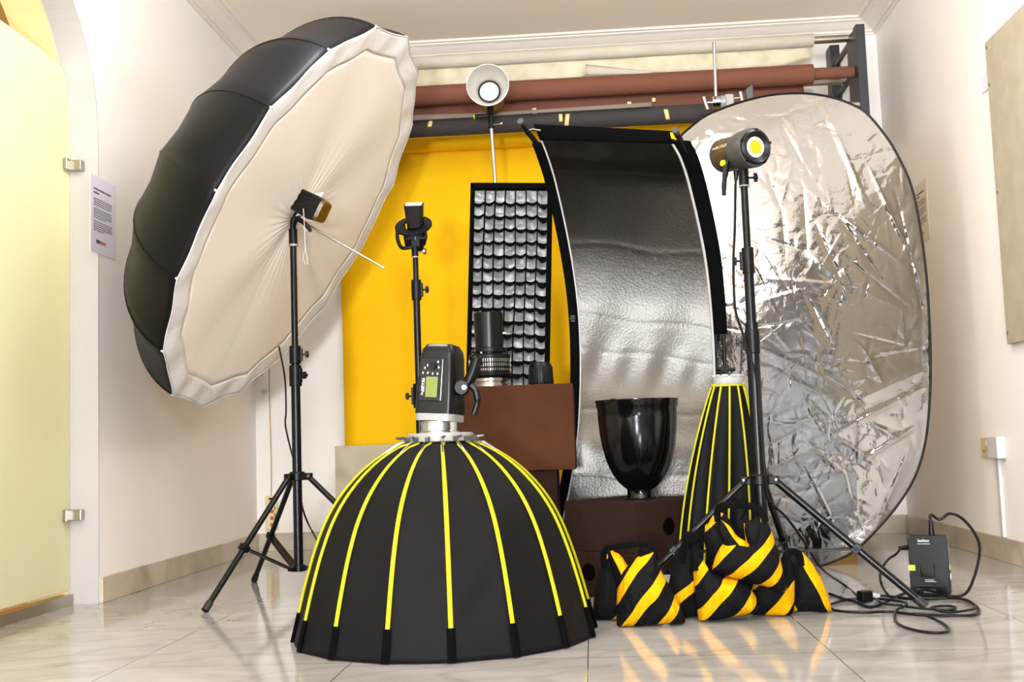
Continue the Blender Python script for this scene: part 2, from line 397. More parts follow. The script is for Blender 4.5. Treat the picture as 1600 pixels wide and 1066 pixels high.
# ---------------------------------------------------------------- wall furniture
def notice(name, label, X, y0, y1, z0, z1, side, flipy):
    """sheet of paper on a side wall; side=+1 left wall (faces +X)"""
    t = thing(name, label, 'paper notice', (X, (y0+y1)/2, z0))
    s = side
    link('sheet', box(NB(), (min(X, X+s*.0015), y0, z0), (max(X, X+s*.0015), y1, z1)), M['paper'] if side > 0 else mat('cream_notice', srgb(222, 208, 190), .7), t, smooth=False)
    bm = NB(); rnd = random.Random(3 if side > 0 else 5)
    W = y1-y0; Hh = z1-z0; xs = X+s*.0022
    def line(zf, a, b, h):
        q = a
        while q < b-.02:
            L = rnd.uniform(.03, .11); e = min(q+L, b)
            ya, yb = (y0+q*W, y0+e*W) if flipy == 0 else (y1-q*W, y1-e*W)
            box(bm, (xs-.0004, min(ya, yb), z0+zf*Hh), (xs+.0004, max(ya, yb), z0+zf*Hh+h)); q = e+.018
    line(.82, .12, .8, .007); line(.77, .12, .34, .007)
    for k in range(4): line(.70-.028*k, .12, .84-.05*(k == 3), .003)
    for k in range(5): line(.565-.028*k, .12, .82-.2*(k == 4), .003)
    for k in range(5): line(.40-.028*k, .12, .84-.3*(k == 4), .003)
    link('printed_lines', bm, M['ink'], t, smooth=False)
    ya = y0+.22*W if flipy == 0 else y1-.22*W
    d = 1 if flipy == 0 else -1
    lg = NB(); box(lg, (xs-.0005, min(ya, ya+d*.14*W), z0+.13*Hh), (xs+.0005, max(ya, ya+d*.14*W), z0+.175*Hh)); link('blue_logo_block', lg, mat('logo_blue', srgb(50, 90, 120), .6), t, smooth=False)
    lg = NB(); box(lg, (xs-.0005, min(ya+d*.15*W, ya+d*.36*W), z0+.13*Hh), (xs+.0005, max(ya+d*.15*W, ya+d*.36*W), z0+.17*Hh)); link('orange_logo_block', lg, mat('logo_orange', srgb(215, 110, 60), .6), t, smooth=False)
    return t
notice('paper_notice', 'white printed paper notice taped at the edge of the arch on the left', XL+.002, 4.085, 4.31, 1.315, 1.61, 1, 0)
notice('paper_notice', 'faint cream paper notice on the right wall beside the oval silver reflector', XR-.002, 5.44, 5.63, 1.44, 1.73, -1, 1)
t = thing('wall_board', 'large beige fabric board hung on the right wall', 'board', (XR-.01, 3.6, .86))
bd = NB(); box(bd, (XR-.024, 2.4, .855), (XR-.001, 4.495, 2.055)); link('panel', bd, M['board'], t, smooth=False, bevel=.003)
for z in (2.03, 1.88, 1.45, .9): link('screw', cyl(NB(), (XR-.027, 4.475, z), (XR-.022, 4.475, z), .006, n=10), M['steel'], t)
cd = NB(); box(cd, (XR-.006, 4.53, 1.885), (XR-.0015, 4.617, 1.96)); tag(link('wall_card', cd, M['paper'], None, smooth=False, loc=(XR-.003, 4.57, 1.88)), 'small pale card on the right wall next to the beige board', 'card')
t = thing('wall_socket', 'cream double wall socket low on the right wall with switch', 'socket', (XR, 4.83, .41))
link('plate', box(NB(), (XR-.012, 4.775, .413), (XR, 4.912, .497)), mat('socket_cream', srgb(206, 186, 140), .5), t, smooth=False, bevel=.002)
link('switch', box(NB(), (XR-.018, 4.83, .462), (XR-.011, 4.85, .484)), M['white'], t, smooth=False)
for y in (4.795, 4.808, 4.87, 4.883): link('pin_hole', cyl(NB(), (XR-.0135, y, .44), (XR-.011, y, .44), .003, n=8), M['black'], t)
t = thing('cable_trunking', 'white junction box with white trunking running down to the skirting', 'trunking', (XR, 4.72, .1))
link('junction_box', box(NB(), (XR-.035, 4.655, .413), (XR-.0005, 4.768, .50)), M['white'], t, smooth=False, bevel=.003)
link('trunking', box(NB(), (XR-.014, 4.715, .098), (XR-.0005, 4.745, .413)), M['white'], t, smooth=False, bevel=.002)
# handle and lock plate near back left corner
t = thing('lever_handle', 'white lever handle with lock plate low in the back left corner', 'handle', (XL, 6.1, .95))
link('lever', tube(NB(), smooth_path([(XL+.045, 5.93, .967), (XL+.046, 6.0, .967), (XL+.046, 6.09, .967), (XL+.043, 6.125, .967), (XL+.002, 6.13, .967)], 5), .012, 10), M['white'], t)
link('rose', cyl(NB(), (XL, 6.13, .967), (XL+.012, 6.13, .967), .024), M['white'], t)
lk_ = at(413, 612, D); link('lock_plate', cyl(NB(), (lk_.x, D-.001, lk_.z), (lk_.x, D-.012, lk_.z), .016), M['white'], t)
# power strip on back wall
t = thing('power_strip', 'cream power strip with red switches hanging in the back left corner', 'power strip', (-1.77, D-.02, .13))
link('body', box(NB(), (-1.80, D-.036, .115), (-1.735, D-.002, .30)), mat('strip_cream', srgb(222, 208, 160), .5), t, smooth=False, bevel=.006)
for k in range(4):
    link('switch', box(NB(), (-1.770, D-.041, .135+.036*k), (-1.752, D-.035, .152+.036*k)), mat('switch_red', srgb(205, 60, 35), .4), t, smooth=False)
    link('socket_mark', box(NB(), (-1.750, D-.0385, .150+.036*k), (-1.741, D-.035, .170+.036*k)), mat('mark_green', srgb(110, 140, 60), .5), t, smooth=False)
link('plug', box(NB(), (-1.775, D-.05, .279), (-1.745, D-.035, .29)), M['black'], t, smooth=False, bevel=.002)
cb = NB(); tube(cb, smooth_path([(-1.772, D-.01, .30), (-1.77, D-.008, .5), (-1.775, D-.008, .9), (-1.77, D-.008, 1.3), (-1.77, D-.008, 1.9)], 6), .003, 6)
tag(link('wire', cb, mat('pale_wire', srgb(190, 160, 130), .5), None, loc=(-1.77, D-.01, .3)), 'thin pale wire running up the back wall from the power strip', 'wire')

# ---------------------------------------------------------------- backdrop rolls
def bracket(xa, label, s):
    t = thing('roll_bracket', label, 'bracket', (xa, 5.9, 2.0))
    bl = mat('bracket_black', (.018, .02, .024), .45) if 'bracket_black' not in bpy.data.materials else bpy.data.materials['bracket_black']
    link('front_upright', box(NB(), (xa, 5.50, 1.98), (xa+.042, 5.56, 2.525)), bl, t, smooth=False)
    link('side_plate', box(NB(), (xa+.004, 5.56, 2.03), (xa+.03, 5.72, 2.522)), bl, t, smooth=False)
    link('wall_upright', box(NB(), (xa-.005, 6.06, 1.95), (xa+.045, D, 2.62)), bl, t, smooth=False)
    for z in (2.1, 2.33, 2.5): link('arm', box(NB(), (xa+.008, 5.7, z-.012), (xa+.026, 6.08, z+.012)), bl, t, smooth=False)
    return t
bracket(1.362, 'black backdrop bracket at the right end of the paper rolls', 1)
bracket(-1.42, 'black backdrop bracket at the left end behind the big umbrella', -1)
def roll(name, label, Y, z, r, xa, xb, m, tube_r=.02, tube_to=1.39, tm=None, group=None, sagz=0.):
    t = thing(name, label, 'backdrop roll', (0, Y, z), group)
    bm = NB(); lathe(bm, [(0, 0), (r*.55, 0), (r*.93, 0), (r, .004), (r, xb-xa-.004), (r*.93, xb-xa), (0, xb-xa)], (xa, Y, z), (1, 0, 0), 40)
    link('paper_roll', bm, m, t)
    if tube_r: link('core_tube', cyl(NB(), (xa-.05, Y, z), (tube_to, Y, z), tube_r), tm or M['steel'], t)
    return t
ZW = at(1270, 63, 5.7).z; ZB = at(1268, 115, 5.6).z-.004
t1 = roll('backdrop_roll', 'cream white backdrop roll, topmost of the stacked rolls', 5.7, ZW, .034, -1.33, 1.196, M['whitepaper'], .02, 1.385)
def ragged(name, x0, x1, Y, ztop, zfun, m, parent, n=60, curl=.0):
    bm = NB()
    def f(u, v):
        x = x0+(x1-x0)*u; zb = zfun(x); z = ztop(x)+(zb-ztop(x))*v
        return Vector((x, Y+curl*v*v+.003*math.sin(x*9), z))
    grid(bm, f, n, 5); return thick(link(name, bm, m, parent), .0012)
FB = [(655, 137), (780, 129), (900, 122), (912, 121), (922, 112), (1010, 113), (1080, 112), (1150, 108), (1200, 104), (1235, 99), (1262, 91)]
FBp = [(at(u, v, 5.715).x, at(u, v, 5.715).z) for u, v in FB]
def wf(x):
    if x <= FBp[0][0]: return FBp[0][1]+.003*math.sin(19*x)
    for (xa, za), (xb, zb) in zip(FBp, FBp[1:]):
        if x <= xb: return za+(zb-za)*(x-xa)/(xb-xa)+.0025*math.sin(23*x)
    return FBp[-1][1]
ragged('hanging_sheet', -1.32, 1.185, 5.715, lambda x: ZW-.01, wf, mat('cream_sheet', srgb(212, 202, 176), .8, noise=srgb(190, 178, 148), ns=14), t1)
# curled torn flap
bm = NB()
def fcurl(u, v):
    a, b = at(915, 101, 5.66), at(1020, 115, 5.66); x = a.x+(b.x-a.x)*u
    top = a.z+(at(1020, 112, 5.66).z-a.z)*u; wd = .055*(1-u)**.8+.004
    return Vector((x, 5.66-.02*math.sin(v*PI*.9)*(1-u), top-wd*v))
grid(bm, fcurl, 16, 6); thick(link('torn_flap', bm, M['whitepaper'], t1), .001)
t2 = roll('backdrop_roll', 'brown backdrop roll hanging directly below the cream roll', 5.6, ZB, .05, -1.33, 1.163, M['brownpaper'], .03, 1.362, M['brownpaper'])
ragged('hanging_sheet', -1.32, 1.13, 5.68, lambda x: 2.30, lambda x: 2.19+.01*x, M['brownpaper'], t2)
t3 = roll('backdrop_roll', 'charcoal backdrop roll with strips of masking tape', 5.52, 2.128, .046, -1.33, 1.10, M['greypaper'], .018, 1.36)
ragged('hanging_sheet', -1.32, .35, 5.45, lambda x: 2.172+.004*math.sin(5*x), lambda x: 2.145+.012*(x+1.3)*.5, M['greypaper2'], t3)
for (u, v0, v1, wd, tl) in ((672, 188, 198, .020, .2), (835, 171, 177, .02, 0), (876, 177, 190, .017, 0), (886, 177, 196, .02, .15), (983, 161, 166, .018, 0), (1021, 155, 161, .016, 0), (1042, 170, 186, .02, -.2)):
    zc = at(u, (v0+v1)/2, 5.47); hgt = (v1-v0)/FPX*5.47
    bm = NB()
    def ft(a, b, zc=zc, hgt=hgt, wd=wd, tl=tl):
        z = zc.z+hgt*(b-.5); dz = max(-.99, min(.99, (z-2.128)/.0475)); y = 5.52-.0475*math.sqrt(1-dz*dz)-.0008
        if abs(dz) > .9: y = 5.448
        return Vector((zc.x+wd*(a-.5)+tl*(z-zc.z), y, z))
    grid(bm, ft, 2, 6); thick(link('tape_strip', bm, M['tape'], t3), .0006)
t4 = roll('backdrop_roll', 'yellow backdrop roll with its full sheet hanging to the floor', 6.0, 2.185, .052, -1.345, 1.347, M['yellowpaper'], .02, 1.39)
bm = NB()
grid(bm, lambda u, v: Vector((-1.345+2.692*u, (6.052 if v > .02 else 6.045)+.05*min(1, v*2)+.004*math.sin(u*7), 2.185*(1-v)+.002)), 30, 40)
thick(link('hanging_sheet', bm, M['yellowpaper'], t4), .001)
# bare tubes at right
for (z, Y, x0, m, r, lab) in ((2.352, 5.86, .9, 'steel', .014, 'thin steel tube behind the brown backdrop roll'), (2.20, 5.86, .8, 'steel', .014, 'thin steel tube low on the right bracket above the oval reflector'), (2.155, 5.74, .9, 'steel', .017, 'thicker steel tube, lowest of the bare tubes on the right bracket')):
    tag(link('metal_tube', cyl(NB(), (-1.38, Y, z), (1.385, Y, z), r), M[m], None, loc=(0, Y, z)), lab, 'tube')

# ---------------------------------------------------------------- light stands
def light_stand(label, c, secs, collars, hub, base, feet, hub_r=.03, brace_t=.55, leg_r=.0105, knobs=1):
    """secs [(z0,z1,r)], collars [(z0,z1,r,knob_dir)], feet [(x,y)]"""
    t = thing('light_stand', label, 'light stand', (c[0], c[1], 0))
    cx, cy_ = c
    for z0, z1, r in secs: link('column_section', cyl(NB(), (cx, cy_, z0), (cx, cy_, z1), r, n=24), M['blackm'], t)
    for z0, z1, r, kd in collars:
        b = NB(); lathe(b, [(0, z0), (r, z0), (r, z1), (0, z1)], (cx, cy_, 0), n=24); cbox(b, (cx+math.cos(kd)*r, cy_+math.sin(kd)*r, (z0+z1)/2), (.014, .014, (z1-z0)*.7), Matrix.Rotation(kd, 3, 'Z'))
        co = link('collar', b, M['black'], t, bevel=.002)
        kb = NB(); d = Vector((math.cos(kd), math.sin(kd), 0)); p = Vector((cx, cy_, (z0+z1)/2))
        cyl(kb, p+d*r, p+d*(r+.018), .004, n=8)
        q = p+d*(r+.018)
        for a in (0, PI/2, PI, 3*PI/2):
            cbox(kb, q+d*.005+Vector((-d.y*math.cos(a), d.x*math.cos(a), math.sin(a)))*.008, (.012, .011, .011), Matrix.Rotation(kd, 3, 'Z'))
        cyl(kb, q, q+d*.012, .009, n=12)
        link('knob', kb, M['black'], co, bevel=.0015)
    hb = NB(); lathe(hb, [(0, hub-.014), (hub_r, hub-.014), (hub_r, hub+.016), (hub_r*.8, hub+.02), (0, hub+.02)], (cx, cy_, 0), n=24)
    for fx, fy in feet:
        d = Vector((fx-cx, fy-cy_, 0)).normalized(); cbox(hb, Vector((cx, cy_, hub))+d*.035, (.05, .026, .026), Matrix.Rotation(math.atan2(d.y, d.x), 3, 'Z'))
    link('hub', hb, M['black'], t, bevel=.003)
    bh = NB(); lathe(bh, [(0, base), (hub_r*.85, base), (hub_r*.85, base+.024), (0, base+.024)], (cx, cy_, 0), n=20)
    for fx, fy in feet:
        d = Vector((fx-cx, fy-cy_, 0)).normalized(); cbox(bh, Vector((cx, cy_, base+.012))+d*.03, (.04, .02, .016), Matrix.Rotation(math.atan2(d.y, d.x), 3, 'Z'))
    link('lower_hub', bh, M['black'], t, bevel=.002)
    for fx, fy in feet:
        f = Vector((fx, fy, leg_r*.7)); d = (f-Vector((cx, cy_, f.z))).normalized(); a = Vector((cx, cy_, hub-.004))+d*.05
        lg = link('leg', cyl(NB(), a, f, leg_r, n=16), M['blackm'], t)
        ax = (f-a).normalized(); link('foot', cyl(NB(), f-ax*.035, f+ax*.0, leg_r*1.25, n=16), M['foot'], lg)
        p = a+(f-a)*brace_t; q = Vector((cx, cy_, base+.012))+d*.04
        side = Vector((-d.y, d.x, 0))
        br = NB()
        cbox(br, (p+q)/2, (.016, .003, (p-q).length), frame(p-q, d).to_3x3() @ Matrix.Rotation(0, 3, 'Z'))
        tube(br, [q+side*.011, p+side*.011], .0062, 6, flat=.6); tube(br, [q-side*.011, p-side*.011], .0062, 6, flat=.6)
        link('brace', br, M['black'], t)
        lk = NB(); cbox(lk, p, (.03, .03, .024), frame(ax).to_3x3()); cyl(lk, p-side*.018, p+side*.018, .006, n=10); link('brace_clip', lk, M['black'], lg, bevel=.003)
        link('rivet', cyl(NB(), Vector((cx, cy_, hub+.002))+d*.052-side*.0145, Vector((cx, cy_, hub+.002))+d*.052+side*.0145, .0045, n=10), M['chrome'], lg)
    return t
# left stand carrying the umbrella
LC = (-1.125, 4.26)
light_stand('black tripod light stand on the left holding the big umbrella', LC,
            [(.088, .80, .0175), (.80, .93, .0160), (.90, 1.335, .0125)],
            [(.785, .865, .0235, -.5), (.872, .94, .022, 0.1)], .442, .088, [(-1.345, 3.85), (-1.435, 4.714), (-.62, 4.16)])
# mid stand
MC = (-.672, 4.4)
light_stand('slim black light stand before the yellow backdrop holding a small flash', MC,
            [(.12, .77, .0155), (.72, 1.15, .0135), (1.12, 1.285, .0108)],
            [(.69, .785, .0235, PI), (1.115, 1.195, .0195, 0.0)], .42, .12, [(-.60, 4.82), (-1.05, 4.57), (-.53, 4.0)])
# right stand
RC = (.523, 3.68)
light_stand('tall black tripod light stand on the right among the sandbags', RC,
            [(.158, .90, .0205), (.84, 1.12, .0160), (1.08, 1.375, .0118)],
            [(.80, .878, .0235, PI*.98), (1.06, 1.145, .0195, PI)], .396, .158, [(.979, 3.555), (.055, 3.70), (.70, 4.13)], hub_r=.034, leg_r=.0115)

# ---------------------------------------------------------------- umbrella
AX = Vector((0.843, -0.038, -0.5366)).normalized()
UC = at(473, 350, 4.33); UR = .834; UD = .50
UM = Matrix.Translation(UC) @ frame(AX, Vector((0, 0, 1)))
NRIB = 16; PH = PI/NRIB*.35
um = thing('umbrella', 'huge deep photographic umbrella, black outside with white front cover', 'umbrella', UC)
def ushell(u, v, inset=0.):
    # u around, v 0 apex..1 rim
    ang = 2*PI*u+PH; k = u*NRIB; fr = k-math.floor(k); mid = 1-abs(2*fr-1)      # 0 at rib 1 mid panel
    ph = v*PI/2; r = UR*math.sin(ph)**.96; d = UD*math.cos(ph)
    cf = math.cos(PI/NRIB)/math.cos((fr-.5)*2*PI/NRIB)                          # straight chord between ribs
    sag = 1-.008*math.sin(mid*PI/2)*math.sin(ph)
    rr = (r*cf*sag)-inset
    return UM @ Vector((rr*math.cos(ang), rr*math.sin(ang), -d*(1-.02*mid*math.sin(2*ph))+inset*.5))
bm = NB(); grid(bm, lambda u, v: ushell(u, .02+.98*v), NRIB*6, 26, True)
sh = link('canopy', bm, M['umbfab'], um, auto=0); thick(sh, .001)
for i in range(NRIB):
    rb = NB(); tube(rb, [ushell(i/NRIB, .03+.97*k/20, .006) for k in range(21)], .0028, 6)
    link('rib', rb, M['steel'], um)
    tip = ushell(i/NRIB, 1.0); tb = NB(); cyl(tb, tip-AX*.006, tip+AX*.004, .004, n=8); link('rib_tip', tb, M['white'], um)
for i in range(NRIB):     # raised seams on the outside
    sb = NB(); tube(sb, [ushell(i/NRIB, .04+.955*k/22)+(ushell(i/NRIB, .04+.955*k/22)-UC).normalized()*.0012 for k in range(23)], .0016, 5)
    link('seam', sb, M['umbfab'], um)
# cover: sheer band at the edge then fabric
def ucover(r, a, zoff=0.):
    k = ((a-PH)/(2*PI)*NRIB) % NRIB; fr = k-math.floor(k); cf = math.cos(PI/NRIB)/math.cos((fr-.5)*2*PI/NRIB)
    s = r/UR
    scal = 1-.008*math.sin(fr*PI)*s*s
    near = math.exp(-(min(fr, 1-fr)/.16)**2)
    z = .006*near*math.exp(-((s-.95)/.05)**2) - .03*(1-s)*1.2 + .004*math.sin(a*23+s*9)*math.exp(-((s-.95)/.07)**2)
    z += .010*math.sin(a*5+1)*(1-s)*s*3 + .0016*math.sin(a*41)*math.exp(-((s-.15)/.2)**2)
    return UM @ Vector((r*cf*scal*math.cos(a), r*cf*scal*math.sin(a), z+zoff))
bm = NB(); grid(bm, lambda u, v: ucover(UR*(.045+.845*v), 2*PI*u+PH), 192, 24, True)
thick(link('front_cover', bm, M['fabwhite'], um, auto=0), .001)
bm = NB(); grid(bm, lambda u, v: ucover(UR*(.885+.115*v), 2*PI*u+PH, .0015*(1-v)), 192, 6, True)
thick(link('cover_band', bm, M['bandwhite'], um, auto=0), .001)
bm = NB(); tube(bm, [ucover(UR*1.0, 2*PI*k/160+PH) for k in range(160)], .0032, 6, closed=True); link('edge_piping', bm, M['white'], um)
apex = UM @ Vector((0, 0, -UD-.02)); tip = UM @ Vector((0, 0, 0))
shaft_dir = AX
sc = at(466, 343, 4.25); shend = at(598, 418, 4.24)
sd = (shend-sc).normalized()
shaft = NB(); cyl(shaft, shend-sd*1.0, shend, .0042, n=12); link('shaft', shaft, M['steel'], um)
link('shaft_tip', cyl(NB(), shend-sd*.003, shend+sd*.006, .0052, n=12), M['white'], um)
bm = NB(); p0 = at(480, 312, 4.22)
pts = [(462, 338), (474, 322), (490, 303), (507, 300), (500, 312), (486, 318), (470, 336)]
q = [at(u, v, 4.235) for u, v in pts]
bm.faces.new([bm.verts.new(x) for x in q]); thick(link('cover_flap', bm, M['white'], um, smooth=False), .004)
bm = NB(); tube(bm, smooth_path([at(474, 326, 4.18), at(476, 360, 4.18), at(477, 388, 4.18), at(480, 402, 4.18), at(480, 414, 4.18)], 4), .0016, 6)
tube(bm, smooth_path([at(477, 388, 4.18), at(474, 402, 4.18), at(477, 414, 4.18)], 4), .0012, 6); link('drawstring', bm, M['white'], um)
# strobe in the umbrella
SA = at(478, 318, 4.24); SB = at(513, 336, 4.22); sdir = (SB-SA).normalized()
st = thing('studio_strobe', 'black studio strobe poking out of the umbrella cover', 'flash head', SA)
fm = Matrix.Translation(SA) @ frame(sdir)
bm = NB()
def rbox(bm, M4, secs, n=8):
    """loft of rounded rectangles: secs [(w,h,corner,z)]"""
    rings = []
    for wd, ht, c, z in secs:
        ring = []
        for (sx, sy_, a0) in ((1, 1, 0), (-1, 1, PI/2), (-1, -1, PI), (1, -1, 3*PI/2)):
            for k in range(n):
                a = a0+PI/2*k/(n-1); ring.append(bm.verts.new(M4 @ Vector((sx*(wd/2-c)+c*math.cos(a), sy_*(ht/2-c)+c*math.sin(a), z))))
        rings.append(ring)
    for a, b in zip(rings, rings[1:]):
        for i in range(len(a)): j = (i+1) % len(a); bm.faces.new((a[i], a[j], b[j], b[i]))
    bm.faces.new(rings[0][::-1]); bm.faces.new(rings[-1]); return bm
rbox(bm, fm, [(.085, .085, .02, -.12), (.09, .092, .02, -.02), (.094, .098, .022, .05), (.085, .088, .02, .075)])
link('housing', bm, M['blackgloss'], st, auto=35)
bm = NB(); rbox(bm, fm, [(.084, .088, .02, .075), (.072, .078, .016, .088), (.068, .074, .014, .089)]); link('rear_panel', bm, mat('reflected_yellow_panel', srgb(96, 66, 6), .35), st, auto=35)  # yellow backdrop's reflection put into the panel colour
tb_ = NB(); hd = Vector((LC[0], LC[1], 1.33))
cyl(tb_, hd, hd+V(0, 0, .065), .0165); tube(tb_, smooth_path([hd+V(0, 0, .06), hd+V(.004, 0, .095), hd+V(.022, -.003, .125), hd+V(.05, -.01, .15)], 5), .0175, 12, flat=.7)
link('tilt_bracket', tb_, M['black'], st, bevel=.002)
hb = NB(); tube(hb, smooth_path([hd+V(.02, -.03, .10), hd+V(.045, -.035, .085), hd+V(.068, -.035, .062), hd+V(.078, -.035, .045)], 5), [.009]*10+[.0075]*6, 8); link('tilt_handle', hb, M['black'], st)
link('socket_ring', cyl(NB(), hd-V(0, 0, .004), hd+V(0, 0, .004), .0175), M['pale'], st)
# cable from strobe
cb = NB(); tube(cb, smooth_path([at(436, 542, 4.42), at(445, 590, 4.32), at(447, 640, 4.31), at(446, 665, 4.31), at(455, 705, 4.30), at(466, 745, 4.30), at(472, 790, 4.35), at(480, 815, 4.4), at(492, 838, 4.45), fl(505, 862, .006), fl(530, 866, .006)], 6), .0036, 8)
tag(link('power_cable', cb, M['black'], None, loc=at(436, 545, 4.32)), 'thin black cable dangling from the big umbrella behind its stand', 'cable')

# ---------------------------------------------------------------- camera flash on bracket (mid stand)
FC = Vector((MC[0]-.002, 4.4, 1.405))
ft_ = thing('speedlight_bracket', 'black ring bracket clamped on the slim stand under the small flash', 'bracket', (MC[0], 4.4, 1.285))
rax = Vector((-.05, -.85, 1)).normalized()
RCn = at(646, 353, 4.38)
bm = NB(); lathe(bm, [(.044, -.004), (.074, -.004), (.074, .004), (.044, .004)], RCn, rax, 40, close=True); link('ring', bm, M['black'], ft_, bevel=.001)
bm = NB(); M4 = Matrix.Translation(RCn) @ frame(rax); box(bm, (-.042, -.03, -.075), (.042, .034, -.03), M4); box(bm, (-.046, -.022, -.03), (-.036, .022, .0), M4); box(bm, (.036, -.022, -.03), (.046, .022, .0), M4); box(bm, (-.018, -.03, -.1), (.028, .02, -.07), M4)
link('clamp_body', bm, M['black'], ft_, smooth=False, bevel=.003)
bm = NB(); tube(bm, smooth_path([at(621, 360, 4.34), at(621, 372, 4.33), at(625, 384, 4.33), at(631, 388, 4.34), at(645, 386, 4.35)], 5), .0075, 8); link('handle', bm, M['black'], ft_)
p = Vector((MC[0], 4.39, 1.285))
bm = NB(); cyl(bm, p, p+V(0, 0, .045), .0135); cbox(bm, p+V(.005, 0, .062), (.034, .03, .045)); cyl(bm, p+V(-.035, 0, .075), p+V(.045, 0, .075), .016, n=20); link('swivel', bm, M['black'], ft_, bevel=.002)
bm = NB(); cyl(bm, p+V(.012, 0, .02), p+V(.04, -.004, .02), .003, n=8); cyl(bm, p+V(.034, -.004, .02), p+V(.044, -.005, .02), .012, n=12); link('thumbscrew', bm, M['steel'], ft_)
link('blue_washer', cyl(NB(), p+V(.004, -.001, .075), p+V(.008, -.001, .075), .0172), mat('blue_washer', srgb(90, 140, 170), .4), ft_)
link('socket_ring', cyl(NB(), p-V(0, 0, .003), p+V(0, 0, .002), .014), M['pale'], ft_)
fs = thing('speedlight_flash', 'small black camera flash pointing up through the ring bracket', 'camera flash', RCn)
hx = Vector((.02, -.42, 1)).normalized()
h4 = Matrix.Translation(at(649, 352, 4.38)) @ frame(hx, Vector((0, -1, 0)))
bm = NB(); rbox(bm, h4, [(.058, .05, .012, -.05), (.062, .052, .012, .0), (.07, .056, .01, .045), (.075, .058, .008, .083)]); link('flash_head', bm, M['blackgloss'], fs, auto=35)
bm = NB(); rbox(bm, h4, [(.064, .044, .006, .083), (.064, .044, .006, .087)]); link('fresnel_lens', bm, mat('fresnel', (.85, .83, .78), .3), fs, auto=35)

# ---------------------------------------------------------------- dome softbox
DC = Vector((-.442, 3.28, 0)); NR = 16; DR0 = math.radians(-90+9.4)
prof = [(.098, .548), (.14, .532), (.19, .502), (.24, .460), (.29, .402), (.33, .335), (.362, .255), (.388, .170), (.410, .085), (.430, .003)]
dm = thing('softbox', 'large black dome softbox with yellow piped ribs standing on the floor in front', 'softbox', DC)
PP = smooth_path([Vector((r, 0, z)) for r, z in prof], 4)
def dome(u, v, out=0.):
    x = v*(len(PP)-1); i = min(int(x), len(PP)-2); f = x-i; p = PP[i]*(1-f)+PP[i+1]*f
    k = u*NR; fr = k-math.floor(k); cf = math.cos(PI/NR)/math.cos((fr-.5)*2*PI/NR)
    sag = 1-.012*math.sin(fr*PI)*math.sin(PI*min(1, v))
    wr = (.0025*math.sin(u*61+v*17)*math.sin(v*9+u*31)+.0016*math.sin(v*34+k*1.9+3*fr)*math.sin(u*23+v*5)**2)*math.sin(fr*PI)
    r = p.x*cf*sag+wr+out; a = DR0+2*PI*u
    zb = p.z
    if v > .97: zb = p.z-.004*0
    return DC+Vector((r*math.cos(a), r*math.sin(a), max(zb, .001)))
bm = NB(); grid(bm, lambda u, v: dome(u, v), NR*8, 54, True); thick(link('canopy', bm, M['domefab'], dm, auto=0), .0012)
for i in range(NR):
    b = NB(); tube(b, [dome(i/NR, .05+.845*k/30, .0035) for k in range(31)], [.0042+.0022*min(1, k/14) for k in range(31)], 8, flat=.7, flatup=None)
    link('piping', b, M['lime'], dm)
    b = NB(); tube(b, [dome(i/NR, .89+.11*k/6, .004) for k in range(7)], .0115, 8, flat=.45); link('corner_cuff', b, M['blackfab'], dm)
    a = DR0+2*PI*i/NR; d = Vector((math.cos(a), math.sin(a), 0))
    p0 = DC+d*.088+V(0, 0, .556); p1 = dome(i/NR, .16, .007); pm = DC+d*.125+V(0, 0, .549)
    b = NB(); tube(b, [p0, pm, p1], .0024, 6); link('rod', b, M['chrome'], dm)
    b = NB(); cbox(b, DC+d*.100+V(0, 0, .560), (.022, .010, .012), Matrix.Rotation(a, 3, 'Z')); tube(b, [DC+d*.104+V(0, 0, .563), DC+d*.128+V(-d.y*.008, d.x*.008, .566)], .0038, 6); link('rod_latch', b, mat('latch_grey', (.10, .095, .09), .4, .5) if 'latch_grey' not in bpy.data.materials else bpy.data.materials['latch_grey'], dm)
    # piping loop near the ring
    b = NB(); tube(b, [dome(i/NR+.2/NR, .0, .0), dome(i/NR+.12/NR, .03, .003), dome(i/NR+.0, .07, .005)], .0035, 6); link('piping_end', b, M['lime'], dm)
b = NB(); lathe(b, [(.06, .552), (.094, .552), (.096, .554), (.096, .572), (.093, .577), (.06, .577)], DC, n=48, close=True)
link('speed_ring', b, M['pale'], dm)
bm = NB(); grid(bm, lambda u, v: DC+Vector(((.065+.035*v)*math.cos(2*PI*u), (.065+.035*v)*math.sin(2*PI*u), .551-.003*v)), 32, 2, True); link('ring_collar', bm, M['blackfab'], dm)
# strobe on top of dome
HC = DC+V(0, 0, .577)
hs = thing('studio_strobe', 'black studio strobe with green display on top of the dome softbox', 'flash head', HC)
b = NB(); lathe(b, [(.0, 0), (.058, 0), (.058, .004), (.055, .006), (.055, .03), (.057, .031), (.057, .034), (0, .034)], HC, n=48); link('chrome_mount', b, M['chrome'], hs)
lean = Vector((.075, .02, 1)).normalized(); yawm = Matrix.Rotation(math.radians(-8), 4, 'Z')
B0 = HC+V(-.001, 0, .034)
b4 = Matrix.Translation(B0) @ frame(lean, Vector((0, 1, 0))) @ Matrix.Rotation(math.radians(-14), 4, 'Z')
b = NB(); rbox(b, b4, [(.122, .122, .03, 0), (.122, .122, .03, .02)]); link('pale_collar', b, M['pale'], hs, auto=35)
b = NB(); rbox(b, b4, [(.120, .118, .02, .02), (.118, .116, .02, .08), (.106, .108, .018, .185), (.098, .102, .016, .205), (.078, .08, .012, .221), (.074, .076, .012, .222)]); link('housing', b, M['blackm'], hs, auto=30)
